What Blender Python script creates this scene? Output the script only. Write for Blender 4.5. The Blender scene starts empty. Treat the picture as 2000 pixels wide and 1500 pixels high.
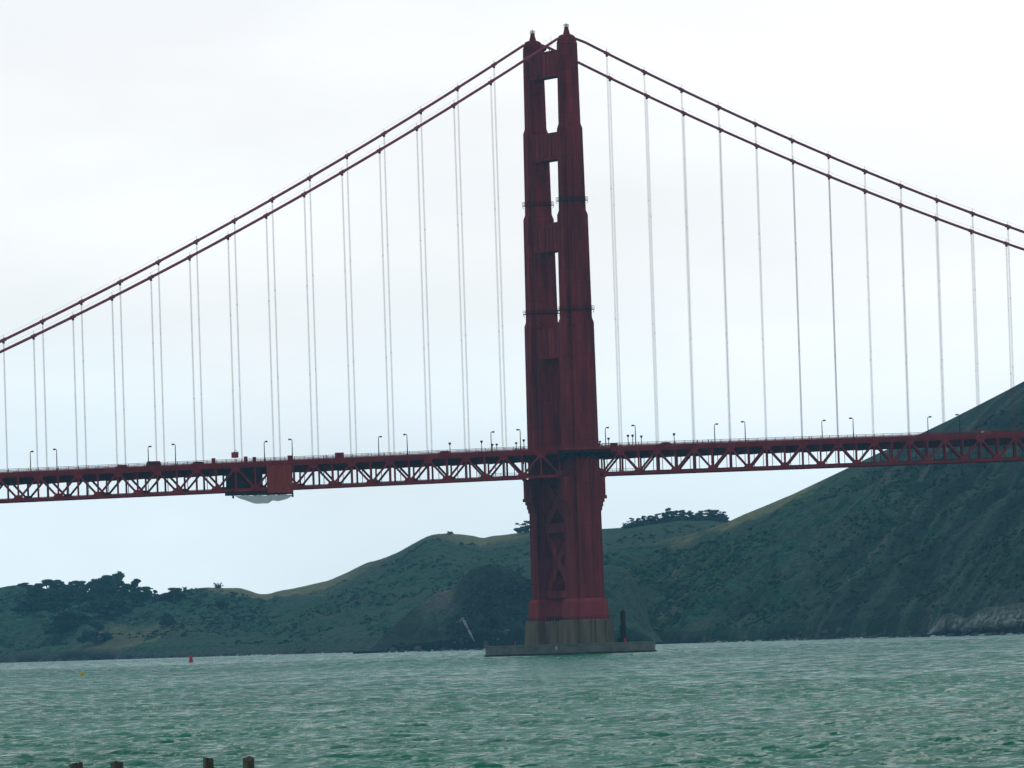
import bpy, math, random
import numpy as np
from mathutils import Vector, Matrix

random.seed(7)
RNG = np.random.default_rng(11)
S = bpy.context.scene
COL = S.collection

# ------------------------------------------------------------------ camera
CAMP = np.array([-1216.7843, -2378.0326, 7.0])
YAW, PIT, ROL, FPX = 0.4662452, 0.0346655, -0.0326302, 14256.14
_fw = np.array([math.sin(YAW) * math.cos(PIT), math.cos(YAW) * math.cos(PIT), math.sin(PIT)])
_r = np.array([math.cos(YAW), -math.sin(YAW), 0.0])
_u = np.cross(_r, _fw)
R2 = _r * math.cos(ROL) + _u * math.sin(ROL)
U2 = -_r * math.sin(ROL) + _u * math.cos(ROL)
cam_d = bpy.data.cameras.new('camera')
cam = bpy.data.objects.new('camera', cam_d)
COL.objects.link(cam)
cam_d.sensor_width = 36.0
cam_d.lens = FPX / 2000 * 36.0
cam_d.clip_start, cam_d.clip_end = 5.0, 60000.0
M = Matrix.Identity(4)
for i in range(3):
    M[i][0], M[i][1], M[i][2], M[i][3] = R2[i], U2[i], -_fw[i], CAMP[i]
cam.matrix_world = M
S.camera = cam

# ------------------------------------------------------------------ world and light
SUN_EL, SUN_AZ = math.radians(48), YAW + math.radians(12)      # behind the overcast, beyond the bridge
S.view_settings.view_transform = 'Standard'
S.view_settings.look = 'None'
S.view_settings.exposure = 0.12
S.view_settings.gamma = 1.0
S.cycles.max_bounces = 6
S.cycles.volume_bounces = 1
S.cycles.use_denoising = True

W = bpy.data.worlds.new('World')
S.world = W
W.use_nodes = True
wt = W.node_tree
wt.nodes.clear()


def N(t, kind, **kw):
    n = t.nodes.new(kind)
    for k, v in kw.items():
        setattr(n, k, v)
    return n


def setramp(n, stops):
    cr = n.color_ramp
    while len(cr.elements) > 1:
        cr.elements.remove(cr.elements[-1])
    cr.elements[0].position = stops[0][0]
    cr.elements[0].color = tuple(stops[0][1]) + (1,) if len(stops[0][1]) == 3 else stops[0][1]
    for p, c in stops[1:]:
        e = cr.elements.new(p)
        e.color = tuple(c) + (1,) if len(c) == 3 else c


def build_world():
    L = wt.links.new
    out = N(wt, 'ShaderNodeOutputWorld')
    sky = N(wt, 'ShaderNodeTexSky', sky_type='NISHITA', sun_disc=False)
    sky.sun_elevation = SUN_EL
    sky.sun_rotation = SUN_AZ
    b1 = N(wt, 'ShaderNodeBackground')
    b1.inputs['Strength'].default_value = 0.07
    L(sky.outputs[0], b1.inputs['Color'])
    tc = N(wt, 'ShaderNodeTexCoord')
    sep = N(wt, 'ShaderNodeSeparateXYZ')
    L(tc.outputs['Generated'], sep.inputs[0])
    # cloud deck: paler and bluer close to the horizon, white higher up
    nz = N(wt, 'ShaderNodeTexNoise')
    nz.inputs['Scale'].default_value = 16.0
    nz.inputs['Detail'].default_value = 5.0
    mp = N(wt, 'ShaderNodeMapping')
    mp.inputs['Scale'].default_value = (1, 1, 2.6)
    L(tc.outputs['Generated'], mp.inputs[0])
    L(mp.outputs[0], nz.inputs['Vector'])
    ma = N(wt, 'ShaderNodeMath', operation='MULTIPLY_ADD')      # z + (noise-.5)*k
    ma.inputs[1].default_value = 0.075
    L(nz.outputs['Fac'], ma.inputs[0])
    L(sep.outputs['Z'], ma.inputs[2])
    mr = N(wt, 'ShaderNodeMapRange')
    mr.inputs['From Min'].default_value = 0.037
    mr.inputs['From Max'].default_value = 0.237
    L(ma.outputs[0], mr.inputs['Value'])
    rp = N(wt, 'ShaderNodeValToRGB')
    setramp(rp, [(0.0, (0.86, 0.965, 0.995)), (0.09, (0.88, 0.98, 1.005)), (0.17, (0.89, 0.95, 0.97)),
                 (0.26, (0.93, 0.945, 0.95)), (0.40, (0.90, 0.91, 0.925)), (0.55, (0.85, 0.89, 0.93)), (0.8, (0.48, 0.54, 0.58)), (1.0, (0.34, 0.39, 0.43))])
    L(mr.outputs[0], rp.inputs[0])
    # brighter towards the sun behind the clouds, darker at the camera's back and overhead
    dt = N(wt, 'ShaderNodeVectorMath', operation='DOT_PRODUCT')
    L(tc.outputs['Generated'], dt.inputs[0])
    dt.inputs[1].default_value = (math.sin(SUN_AZ), math.cos(SUN_AZ), 0)
    m2 = N(wt, 'ShaderNodeMapRange')
    m2.inputs['From Min'].default_value = -0.3
    m2.inputs['From Max'].default_value = 0.9
    m2.inputs['To Min'].default_value = EAST
    m2.inputs['To Max'].default_value = 1.0
    L(dt.outputs['Value'], m2.inputs['Value'])
    n2 = N(wt, 'ShaderNodeTexNoise')
    n2.inputs['Scale'].default_value = 9.0
    n2.inputs['Detail'].default_value = 6.0
    mp2 = N(wt, 'ShaderNodeMapping')
    mp2.inputs['Scale'].default_value = (1, 1, 3.2)
    mp2.inputs['Location'].default_value = (0.3, 1.7, 0.4)
    L(tc.outputs['Generated'], mp2.inputs[0])
    L(mp2.outputs[0], n2.inputs['Vector'])
    m3 = N(wt, 'ShaderNodeMapRange')
    m3.inputs['From Min'].default_value = 0.3
    m3.inputs['From Max'].default_value = 0.7
    m3.inputs['To Min'].default_value = 0.90
    m3.inputs['To Max'].default_value = 1.10
    L(n2.outputs['Fac'], m3.inputs['Value'])
    m4 = N(wt, 'ShaderNodeMath', operation='MULTIPLY')
    L(m2.outputs[0], m4.inputs[0])
    L(m3.outputs[0], m4.inputs[1])
    vm = N(wt, 'ShaderNodeVectorMath', operation='SCALE')
    L(rp.outputs[0], vm.inputs[0])
    L(m4.outputs[0], vm.inputs['Scale'])
    b2 = N(wt, 'ShaderNodeBackground')
    L(vm.outputs[0], b2.inputs['Color'])
    b2.inputs['Strength'].default_value = 1.20
    mx = N(wt, 'ShaderNodeMixShader')
    mx.inputs[0].default_value = 0.95
    L(b1.outputs[0], mx.inputs[1])
    L(b2.outputs[0], mx.inputs[2])
    L(mx.outputs[0], out.inputs['Surface'])


EAST = 0.55
build_world()
sun_d = bpy.data.lights.new('sun', 'SUN')
sun_d.energy = 0.5
sun_d.angle = math.radians(25)
sun_d.color = (1.0, 0.96, 0.9)
sun = bpy.data.objects.new('sun', sun_d)
COL.objects.link(sun)
sd = Vector((math.sin(SUN_AZ) * math.cos(SUN_EL), math.cos(SUN_AZ) * math.cos(SUN_EL), math.sin(SUN_EL)))
sun.rotation_euler = (-sd).to_track_quat('-Z', 'Y').to_euler()


# ------------------------------------------------------------------ helpers
def ray(u, v):
    """photo pixel -> (bearing, tan elevation)"""
    d = _fw + R2 * ((u - 1000) / FPX) + U2 * ((750 - v) / FPX)
    return math.atan2(d[0], d[1]), d[2] / math.hypot(d[0], d[1])


def polar(phi, R):
    return CAMP[0] + R * np.sin(phi), CAMP[1] + R * np.cos(phi)


def _hash(ix, iy, seed):
    n = (ix.astype(np.int64) * 374761393 + iy.astype(np.int64) * 668265263 + seed * 1442695041) & 0x7fffffff
    n = ((n ^ (n >> 13)) * 1274126177) & 0x7fffffff
    return ((n ^ (n >> 16)) & 0xffff) / 65535.0


def vnoise(x, y, seed=0):
    ix, iy = np.floor(x), np.floor(y)
    fx, fy = x - ix, y - iy
    fx, fy = fx * fx * (3 - 2 * fx), fy * fy * (3 - 2 * fy)
    a, b = _hash(ix, iy, seed), _hash(ix + 1, iy, seed)
    c, d = _hash(ix, iy + 1, seed), _hash(ix + 1, iy + 1, seed)
    return a + (b - a) * fx + (c - a) * fy + (a - b - c + d) * fx * fy


def fbm(x, y, oct=4, seed=0):
    s, a, t = 0, 1.0, 0
    for i in range(oct):
        s = s + a * vnoise(x * 2 ** i + 17.3 * i, y * 2 ** i - 9.1 * i, seed + i)
        t += a
        a *= 0.5
    return s / t


def tag(o, label=None, cat=None, group=None, kind=None):
    if label:
        o['label'] = label
    if cat:
        o['category'] = cat
    if group:
        o['group'] = group
    if kind:
        o['kind'] = kind
    return o


def empty(name, loc=(0, 0, 0), rz=0.0, parent=None):
    o = bpy.data.objects.new(name, None)
    COL.objects.link(o)
    o.location = loc
    o.rotation_euler = (0, 0, rz)
    if parent:
        o.parent = parent
    return o


class MB:
    def __init__(s):
        s.v, s.f = [], []

    def add(s, vs, fs):
        b = len(s.v)
        s.v += [tuple(p) for p in vs]
        s.f += [tuple(b + i for i in f) for f in fs]
        return s

    def box(s, x0, x1, y0, y1, z0, z1):
        return s.add([(x0, y0, z0), (x1, y0, z0), (x1, y1, z0), (x0, y1, z0), (x0, y0, z1), (x1, y0, z1), (x1, y1, z1), (x0, y1, z1)],
                     [(3, 2, 1, 0), (4, 5, 6, 7), (0, 1, 5, 4), (1, 2, 6, 5), (2, 3, 7, 6), (3, 0, 4, 7)])

    def bar(s, a, b, w, h, up=(0, 0, 1)):
        """rectangular bar from a to b; h is along up"""
        a, b = Vector(a), Vector(b)
        d = (b - a).normalized()
        upv = Vector(up)
        if abs(d.dot(upv)) > 0.98:
            upv = Vector((1, 0, 0))
        sx = d.cross(upv).normalized() * (w / 2)
        sz = sx.cross(d).normalized() * (h / 2)
        vs = [a - sx - sz, a + sx - sz, a + sx + sz, a - sx + sz, b - sx - sz, b + sx - sz, b + sx + sz, b - sx + sz]
        return s.add(vs, [(0, 1, 2, 3), (7, 6, 5, 4), (1, 0, 4, 5), (2, 1, 5, 6), (3, 2, 6, 7), (0, 3, 7, 4)])

    def tube(s, pts, r, n=8, cap=True):
        pts = [Vector(p) for p in pts]
        rs = r if isinstance(r, (list, tuple)) else [r] * len(pts)
        b = len(s.v)
        for i, p in enumerate(pts):
            d = (pts[min(i + 1, len(pts) - 1)] - pts[max(i - 1, 0)]).normalized()
            up = Vector((0, 0, 1)) if abs(d.z) < 0.95 else Vector((1, 0, 0))
            x = d.cross(up).normalized()
            y = x.cross(d).normalized()
            for k in range(n):
                a = 2 * math.pi * k / n
                s.v.append(tuple(p + (x * math.cos(a) + y * math.sin(a)) * rs[i]))
        for i in range(len(pts) - 1):
            for k in range(n):
                k2 = (k + 1) % n
                s.f.append((b + i * n + k, b + i * n + k2, b + (i + 1) * n + k2, b + (i + 1) * n + k))
        if cap:
            s.f.append(tuple(b + k for k in reversed(range(n))))
            s.f.append(tuple(b + (len(pts) - 1) * n + k for k in range(n)))
        return s

    def loft(s, sections, close=True):
        """sections: list of equal-length point loops"""
        b, n = len(s.v), len(sections[0])
        for sec in sections:
            s.v += [tuple(p) for p in sec]
        for i in range(len(sections) - 1):
            for k in range(n):
                k2 = (k + 1) % n
                s.f.append((b + i * n + k, b + i * n + k2, b + (i + 1) * n + k2, b + (i + 1) * n + k))
        if close:
            s.f.append(tuple(b + k for k in reversed(range(n))))
            s.f.append(tuple(b + (len(sections) - 1) * n + k for k in range(n)))
        return s

    def lathe(s, prof, n=16, c=(0, 0, 0)):
        return s.loft([[(c[0] + r * math.cos(2 * math.pi * k / n), c[1] + r * math.sin(2 * math.pi * k / n), c[2] + z) for k in range(n)] for r, z in prof])

    def build(s, name, mat, parent=None, smooth=False, loc=None):
        me = bpy.data.meshes.new(name)
        me.from_pydata(s.v, [], s.f)
        me.materials.append(mat)
        if smooth:
            me.polygons.foreach_set('use_smooth', [True] * len(me.polygons))
        me.update()
        o = bpy.data.objects.new(name, me)
        COL.objects.link(o)
        if parent is not None:
            o.parent = parent
        if loc is not None:
            o.location = loc
        return o


def grid_mesh(name, X, Y, Z, mat, smooth=True, attrs=None):
    nr, nc = X.shape
    co = np.stack([X, Y, Z], -1).reshape(-1, 3).astype(np.float32)
    i = np.arange(nr - 1)[:, None] * nc + np.arange(nc - 1)[None, :]
    q = np.stack([i, i + 1, i + nc + 1, i + nc], -1).reshape(-1, 4).astype(np.int32)
    me = bpy.data.meshes.new(name)
    me.vertices.add(len(co))
    me.vertices.foreach_set('co', co.ravel())
    me.loops.add(q.size)
    me.loops.foreach_set('vertex_index', q.ravel())
    me.polygons.add(len(q))
    me.polygons.foreach_set('loop_start', np.arange(0, q.size, 4, dtype=np.int32))
    me.polygons.foreach_set('loop_total', np.full(len(q), 4, dtype=np.int32))
    me.polygons.foreach_set('use_smooth', np.full(len(q), smooth, dtype=bool))
    for k, a in (attrs or {}).items():
        at = me.attributes.new(k, 'FLOAT', 'POINT')
        at.data.foreach_set('value', a.ravel().astype(np.float32))
    me.materials.append(mat)
    me.update()
    me.validate()
    o = bpy.data.objects.new(name, me)
    COL.objects.link(o)
    return o


# ------------------------------------------------------------------ materials
def mat_base(name, rough=0.6, spec=0.5):
    m = bpy.data.materials.new(name)
    m.use_nodes = True
    t = m.node_tree
    p = t.nodes['Principled BSDF']
    p.inputs['Roughness'].default_value = rough
    p.inputs['Specular IOR Level'].default_value = spec
    return m, t, p


def mat_mottled(name, c0, c1, scale=0.3, rough=0.6, stretch=(1, 1, 1), spec=0.12, c2=None, bump=0.0, detail=5.0):
    m, t, p = mat_base(name, rough, spec)
    L = t.links.new
    tc = N(t, 'ShaderNodeTexCoord')
    mp = N(t, 'ShaderNodeMapping')
    mp.inputs['Scale'].default_value = stretch
    nz = N(t, 'ShaderNodeTexNoise')
    nz.inputs['Scale'].default_value = scale
    nz.inputs['Detail'].default_value = detail
    rp = N(t, 'ShaderNodeValToRGB')
    stops = [(0.3, c0), (0.7, c1)]
    if c2:
        stops = [(0.25, c0), (0.52, c1), (0.8, c2)]
    setramp(rp, stops)
    L(tc.outputs['Object'], mp.inputs[0])
    L(mp.outputs[0], nz.inputs['Vector'])
    L(nz.outputs['Fac'], rp.inputs[0])
    L(rp.outputs[0], p.inputs['Base Color'])
    if bump:
        bp = N(t, 'ShaderNodeBump')
        bp.inputs['Strength'].default_value = bump
        bp.inputs['Distance'].default_value = 0.3
        L(nz.outputs['Fac'], bp.inputs['Height'])
        L(bp.outputs[0], p.inputs['Normal'])
    return m


RED = mat_mottled('bridge_red_paint', (0.185, 0.016, 0.017), (0.46, 0.048, 0.042), 0.35, 0.8, (1, 1, 0.10), 0.1)


def add_seams(m, w, h, dark):
    """riveted plate joints: thin darker lines in the paint"""
    t = m.node_tree
    p = t.nodes['Principled BSDF']
    src = p.inputs['Base Color'].links[0].from_socket
    tc = N(t, 'ShaderNodeTexCoord')
    sp = N(t, 'ShaderNodeSeparateXYZ')
    ad = N(t, 'ShaderNodeMath', operation='ADD')
    cb = N(t, 'ShaderNodeCombineXYZ')
    t.links.new(tc.outputs['Object'], sp.inputs[0])
    t.links.new(sp.outputs['X'], ad.inputs[0])
    t.links.new(sp.outputs['Y'], ad.inputs[1])
    t.links.new(ad.outputs[0], cb.inputs['X'])
    t.links.new(sp.outputs['Z'], cb.inputs['Y'])
    br = N(t, 'ShaderNodeTexBrick')
    br.inputs['Scale'].default_value = 1.0
    br.inputs['Brick Width'].default_value = w
    br.inputs['Row Height'].default_value = h
    br.inputs['Mortar Size'].default_value = 0.07
    br.inputs['Mortar Smooth'].default_value = 0.4
    br.inputs['Color1'].default_value = (1, 1, 1, 1)
    br.inputs['Color2'].default_value = (0.82, 0.82, 0.82, 1)
    br.inputs['Mortar'].default_value = (dark, dark, dark, 1)
    t.links.new(cb.outputs[0], br.inputs['Vector'])
    mx = N(t, 'ShaderNodeMix', data_type='RGBA', blend_type='MULTIPLY')
    mx.inputs[0].default_value = 1.0
    t.links.new(src, mx.inputs[6])
    t.links.new(br.outputs['Color'], mx.inputs[7])
    t.links.new(mx.outputs[2], p.inputs['Base Color'])


add_seams(RED, 2.2, 5.2, 0.55)
REDT = mat_mottled('truss_red_paint', (0.30, 0.020, 0.026), (0.46, 0.042, 0.046), 0.25, 0.8, (1, 1, 1), 0.1)
REDL = mat_mottled('cable_red_paint', (0.42, 0.07, 0.11), (0.50, 0.09, 0.13), 0.4, 0.8, (1, 1, 1), 0.1)
PLINTH = mat_mottled('fresh_red_paint', (0.38, 0.040, 0.045), (0.50, 0.065, 0.065), 0.4, 0.8, (1, 1, 0.2), 0.1)
REDB = mat_mottled('bright_red_sheeting', (0.42, 0.055, 0.035), (0.52, 0.07, 0.045), 0.6, 0.8, (1, 1, 0.2), 0.1)
DARKS = mat_mottled('dark_steel', (0.03, 0.018, 0.02), (0.06, 0.03, 0.03), 0.5, 0.7)
ROPE = mat_mottled('zinc_rope', (0.20, 0.085, 0.10), (0.27, 0.12, 0.135), 0.2, 0.7)
ASPH = mat_mottled('asphalt', (0.04, 0.04, 0.042), (0.06, 0.06, 0.06), 0.8, 0.9)
CONC = mat_mottled('stained_concrete', (0.12, 0.092, 0.062), (0.27, 0.21, 0.145), 0.22, 0.9, (1, 1, 0.2), 0.1, (0.38, 0.31, 0.235), 0.3)
FEND = mat_mottled('weathered_fender_concrete', (0.15, 0.155, 0.135), (0.24, 0.245, 0.22), 0.25, 0.9, (1, 1, 2.0), 0.1, (0.31, 0.31, 0.28), 0.3)
WHITE = mat_mottled('white_paint', (0.7, 0.7, 0.7), (0.8, 0.8, 0.8), 1.0, 0.6)
TARP = mat_mottled('white_tarp', (0.90, 0.90, 0.90), (0.95, 0.95, 0.95), 0.5, 0.9)


def make_translucent(m, k):
    t = m.node_tree
    p = t.nodes['Principled BSDF']
    o = [n for n in t.nodes if n.type == 'OUTPUT_MATERIAL'][0]
    tr = N(t, 'ShaderNodeBsdfTranslucent')
    tr.inputs['Color'].default_value = (0.97, 0.98, 0.98, 1)
    mx = N(t, 'ShaderNodeMixShader')
    mx.inputs[0].default_value = k
    t.links.new(p.outputs[0], mx.inputs[1])
    t.links.new(tr.outputs[0], mx.inputs[2])
    t.links.new(mx.outputs[0], o.inputs['Surface'])


make_translucent(TARP, 0.2)
BUOYR = mat_mottled('buoy_red', (0.72, 0.015, 0.05), (0.82, 0.03, 0.07), 1.0, 0.5)
BUOYY = mat_mottled('buoy_yellow', (0.92, 0.56, 0.01), (0.98, 0.68, 0.03), 1.5, 0.5)
LENS = mat_mottled('lamp_glass', (0.25, 0.16, 0.10), (0.35, 0.22, 0.14), 2.0, 0.3)
DARKC = mat_mottled('dark_navigation_tower', (0.018, 0.018, 0.017), (0.045, 0.045, 0.04), 0.6, 0.8)
WOOD = mat_mottled('weathered_pile_wood', (0.03, 0.024, 0.018), (0.17, 0.135, 0.105), 3.0, 0.9, (3, 3, 0.35), 0.1, (0.42, 0.36, 0.31), 0.6)
GLASSD = mat_mottled('dark_glass', (0.02, 0.022, 0.025), (0.03, 0.032, 0.035), 1.0, 0.15)
RUBBER = mat_mottled('rubber', (0.015, 0.015, 0.015), (0.03, 0.03, 0.03), 1.0, 0.8)
SKIN = mat_mottled('skin', (0.45, 0.28, 0.2), (0.5, 0.32, 0.24), 1.0, 0.6)


def m_plain(name, c, rough=0.6):
    return mat_mottled(name, tuple(x * 0.88 for x in c), c, 1.2, rough)


def build_hill_mat():
    m, t, p = mat_base('hill_cover', 0.95, 0.1)
    L = t.links.new
    tc = N(t, 'ShaderNodeTexCoord')

    def noise(sc, det, st=(1, 1, 1)):
        mp = N(t, 'ShaderNodeMapping')
        mp.inputs['Scale'].default_value = st
        L(tc.outputs['Object'], mp.inputs[0])
        n = N(t, 'ShaderNodeTexNoise')
        n.inputs['Scale'].default_value = sc
        n.inputs['Detail'].default_value = det
        n.inputs['Roughness'].default_value = 0.62
        L(mp.outputs[0], n.inputs['Vector'])
        return n

    def mix(fac, a, b):
        n = N(t, 'ShaderNodeMix', data_type='RGBA')
        if isinstance(fac, float):
            n.inputs[0].default_value = fac
        else:
            L(fac, n.inputs[0])
        for k, c in ((6, a), (7, b)):
            if isinstance(c, tuple):
                n.inputs[k].default_value = c + (1,)
            else:
                L(c, n.inputs[k])
        return n.outputs[2]

    def attr(k):
        a = N(t, 'ShaderNodeAttribute', attribute_name=k)
        return a.outputs['Fac']

    def thr(fac, lo, hi):
        n = N(t, 'ShaderNodeMapRange', clamp=True)
        n.inputs['From Min'].default_value = lo
        n.inputs['From Max'].default_value = hi
        L(fac, n.inputs['Value'])
        return n.outputs[0]

    def combine(a, noise_out, k):
        n = N(t, 'ShaderNodeMath', operation='MULTIPLY_ADD')
        L(noise_out, n.inputs[0])
        n.inputs[1].default_value = k
        L(a, n.inputs[2])
        return n.outputs[0]

    n1 = noise(0.03, 6)
    n2 = noise(0.14, 5)
    n3 = noise(0.5, 3)
    scrub = mix(thr(n2.outputs['Fac'], 0.40, 0.60), (0.006, 0.042, 0.034), (0.042, 0.165, 0.078))
    brown = mix(thr(n3.outputs['Fac'], 0.35, 0.65), (0.034, 0.080, 0.062), (0.085, 0.142, 0.088))
    base = mix(thr(combine(n1.outputs['Fac'], attr('dry'), 0.22), 0.48, 0.62), scrub, brown)
    grassc = mix(thr(n2.outputs['Fac'], 0.35, 0.65), (0.13, 0.20, 0.085), (0.29, 0.26, 0.15))
    g = combine(attr('grass'), n2.outputs['Fac'], 0.5)
    c = mix(thr(g, 0.55, 0.85), base, grassc)
    rockc = mix(thr(n3.outputs['Fac'], 0.35, 0.65), (0.05, 0.06, 0.062), (0.17, 0.18, 0.175))
    r = combine(attr('rock'), n3.outputs['Fac'], 0.7)
    c = mix(thr(r, 0.72, 1.0), c, rockc)
    pl = combine(attr('pale'), n3.outputs['Fac'], 0.8)
    c = mix(thr(pl, 0.80, 1.15), c, (0.30, 0.325, 0.33))
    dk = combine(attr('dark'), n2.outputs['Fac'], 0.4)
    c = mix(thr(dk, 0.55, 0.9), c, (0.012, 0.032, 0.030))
    L(c, p.inputs['Base Color'])
    bp = N(t, 'ShaderNodeBump')
    bp.inputs['Strength'].default_value = 0.9
    bp.inputs['Distance'].default_value = 4.0
    L(n2.outputs['Fac'], bp.inputs['Height'])
    bp2 = N(t, 'ShaderNodeBump')
    bp2.inputs['Strength'].default_value = 0.7
    bp2.inputs['Distance'].default_value = 1.2
    L(n3.outputs['Fac'], bp2.inputs['Height'])
    L(bp.outputs[0], bp2.inputs['Normal'])
    L(bp2.outputs[0], p.inputs['Normal'])
    return m


HILL = build_hill_mat()


def build_water_mat():
    m, t, p = mat_base('sea_water', 0.19, 0.17)
    L = t.links.new
    p.inputs['IOR'].default_value = 1.33
    tc = N(t, 'ShaderNodeTexCoord')
    n = N(t, 'ShaderNodeTexNoise')
    n.inputs['Scale'].default_value = 0.012
    n.inputs['Detail'].default_value = 4
    L(tc.outputs['Object'], n.inputs['Vector'])
    rp = N(t, 'ShaderNodeValToRGB')
    setramp(rp, [(0.35, (0.016, 0.215, 0.130)), (0.65, (0.034, 0.285, 0.182))])
    L(n.outputs['Fac'], rp.inputs[0])
    # foam where crests break
    at = N(t, 'ShaderNodeAttribute', attribute_name='foam')
    fx = N(t, 'ShaderNodeMix', data_type='RGBA')
    L(at.outputs['Fac'], fx.inputs[0])
    L(rp.outputs[0], fx.inputs[6])
    fx.inputs[7].default_value = (0.62, 0.68, 0.66, 1)
    L(fx.outputs[2], p.inputs['Base Color'])
    # ripples: slopes taken straight from noise at several sizes, so that far water stays as rough as near water
    geo = N(t, 'ShaderNodeNewGeometry')
    acc = geo.outputs['Normal']
    for sc, k, st in ((3.2, 0.80, (0.7, 1, 1)), (1.1, 0.95, (0.6, 1, 1)), (0.34, 0.60, (0.6, 1, 1)), (0.08, 0.34, (0.8, 1, 1)), (0.015, 0.22, (1, 1, 1))):
        nz = N(t, 'ShaderNodeTexNoise')
        nz.inputs['Scale'].default_value = sc
        nz.inputs['Detail'].default_value = 2
        m0 = N(t, 'ShaderNodeMapping')
        m0.inputs['Rotation'].default_value = (0, 0, YAW - 0.25)
        mp = N(t, 'ShaderNodeMapping')
        mp.inputs['Scale'].default_value = st
        L(tc.outputs['Object'], m0.inputs[0])
        L(m0.outputs[0], mp.inputs[0])
        L(mp.outputs[0], nz.inputs['Vector'])
        sb = N(t, 'ShaderNodeVectorMath', operation='SUBTRACT')
        sb.inputs[1].default_value = (0.5, 0.5, 0.5)
        L(nz.outputs['Color'], sb.inputs[0])
        ml = N(t, 'ShaderNodeVectorMath', operation='MULTIPLY')
        ml.inputs[1].default_value = (k, k, 0)
        L(sb.outputs[0], ml.inputs[0])
        ad = N(t, 'ShaderNodeVectorMath', operation='ADD')
        L(acc, ad.inputs[0])
        L(ml.outputs[0], ad.inputs[1])
        acc = ad.outputs[0]
    nm = N(t, 'ShaderNodeVectorMath', operation='NORMALIZE')
    L(acc, nm.inputs[0])
    L(nm.outputs[0], p.inputs['Normal'])
    return m


WATER = build_water_mat()


# ------------------------------------------------------------------ water
def build_water():
    a0 = YAW
    inner = np.radians(np.linspace(-5.0, 5.0, 400))
    outer = np.radians(np.concatenate([[-75, -60, -48, -38, -30, -24, -19, -15.5, -12.5, -10.2, -8.4, -7, -6]]))
    ph = np.concatenate([outer, inner, -outer[::-1]]) + a0
    rs = [60.0]
    while rs[-1] < 330:
        rs.append(rs[-1] * 1.008)
    while rs[-1] < 1100:
        rs.append(rs[-1] * 1.0009)
    while rs[-1] < 3000:
        rs.append(rs[-1] + 1.15)
    while rs[-1] < 6000:
        rs.append(rs[-1] + 2.3)
    while rs[-1] < 7900:
        rs.append(rs[-1] * 1.03)
    rs = np.array(rs)
    P_, R_ = np.meshgrid(ph, rs)
    X, Y = polar(P_, R_)
    Z = np.zeros_like(X)
    DX, DY = np.zeros_like(X), np.zeros_like(X)
    rng = np.random.default_rng(5)
    wind = YAW + math.radians(180 + 18)          # waves run from beyond the bridge towards the beach
    env = 0.55 + 0.9 * fbm(X / 60, Y / 60, 3, 3)
    step = np.gradient(rs)[:, None]
    for k in range(46):
        lam = 1.2 * (5.5 / 1.2) ** rng.random()
        ang = wind + rng.normal(0, 0.34)
        amp = 0.0085 * lam ** 0.92 * (0.6 + 0.8 * rng.random())
        kk = 2 * math.pi / lam
        dx, dy = math.sin(ang), math.cos(ang)
        ph0 = rng.random() * 6.283
        fade = np.clip((lam / 1.9 - np.minimum(step, 1.15)) / (lam / 5.0), 0, 1)
        a = amp * env * fade
        th = kk * (X * dx + Y * dy) + ph0
        Z += a * np.cos(th)
        DX -= 0.75 * a * dx * np.sin(th)
        DY -= 0.75 * a * dy * np.sin(th)
    foam = np.clip((Z - 0.34) / 0.08, 0, 1) * np.clip((fbm(X * 1.3, Y * 1.3, 2, 9) - 0.45) * 6, 0, 1)
    o = grid_mesh('sea', X + DX, Y + DY, Z, WATER, True, {'foam': foam})
    tag(o, 'choppy grey green sea below the bridge', 'sea', kind='structure')


build_water()


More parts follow.
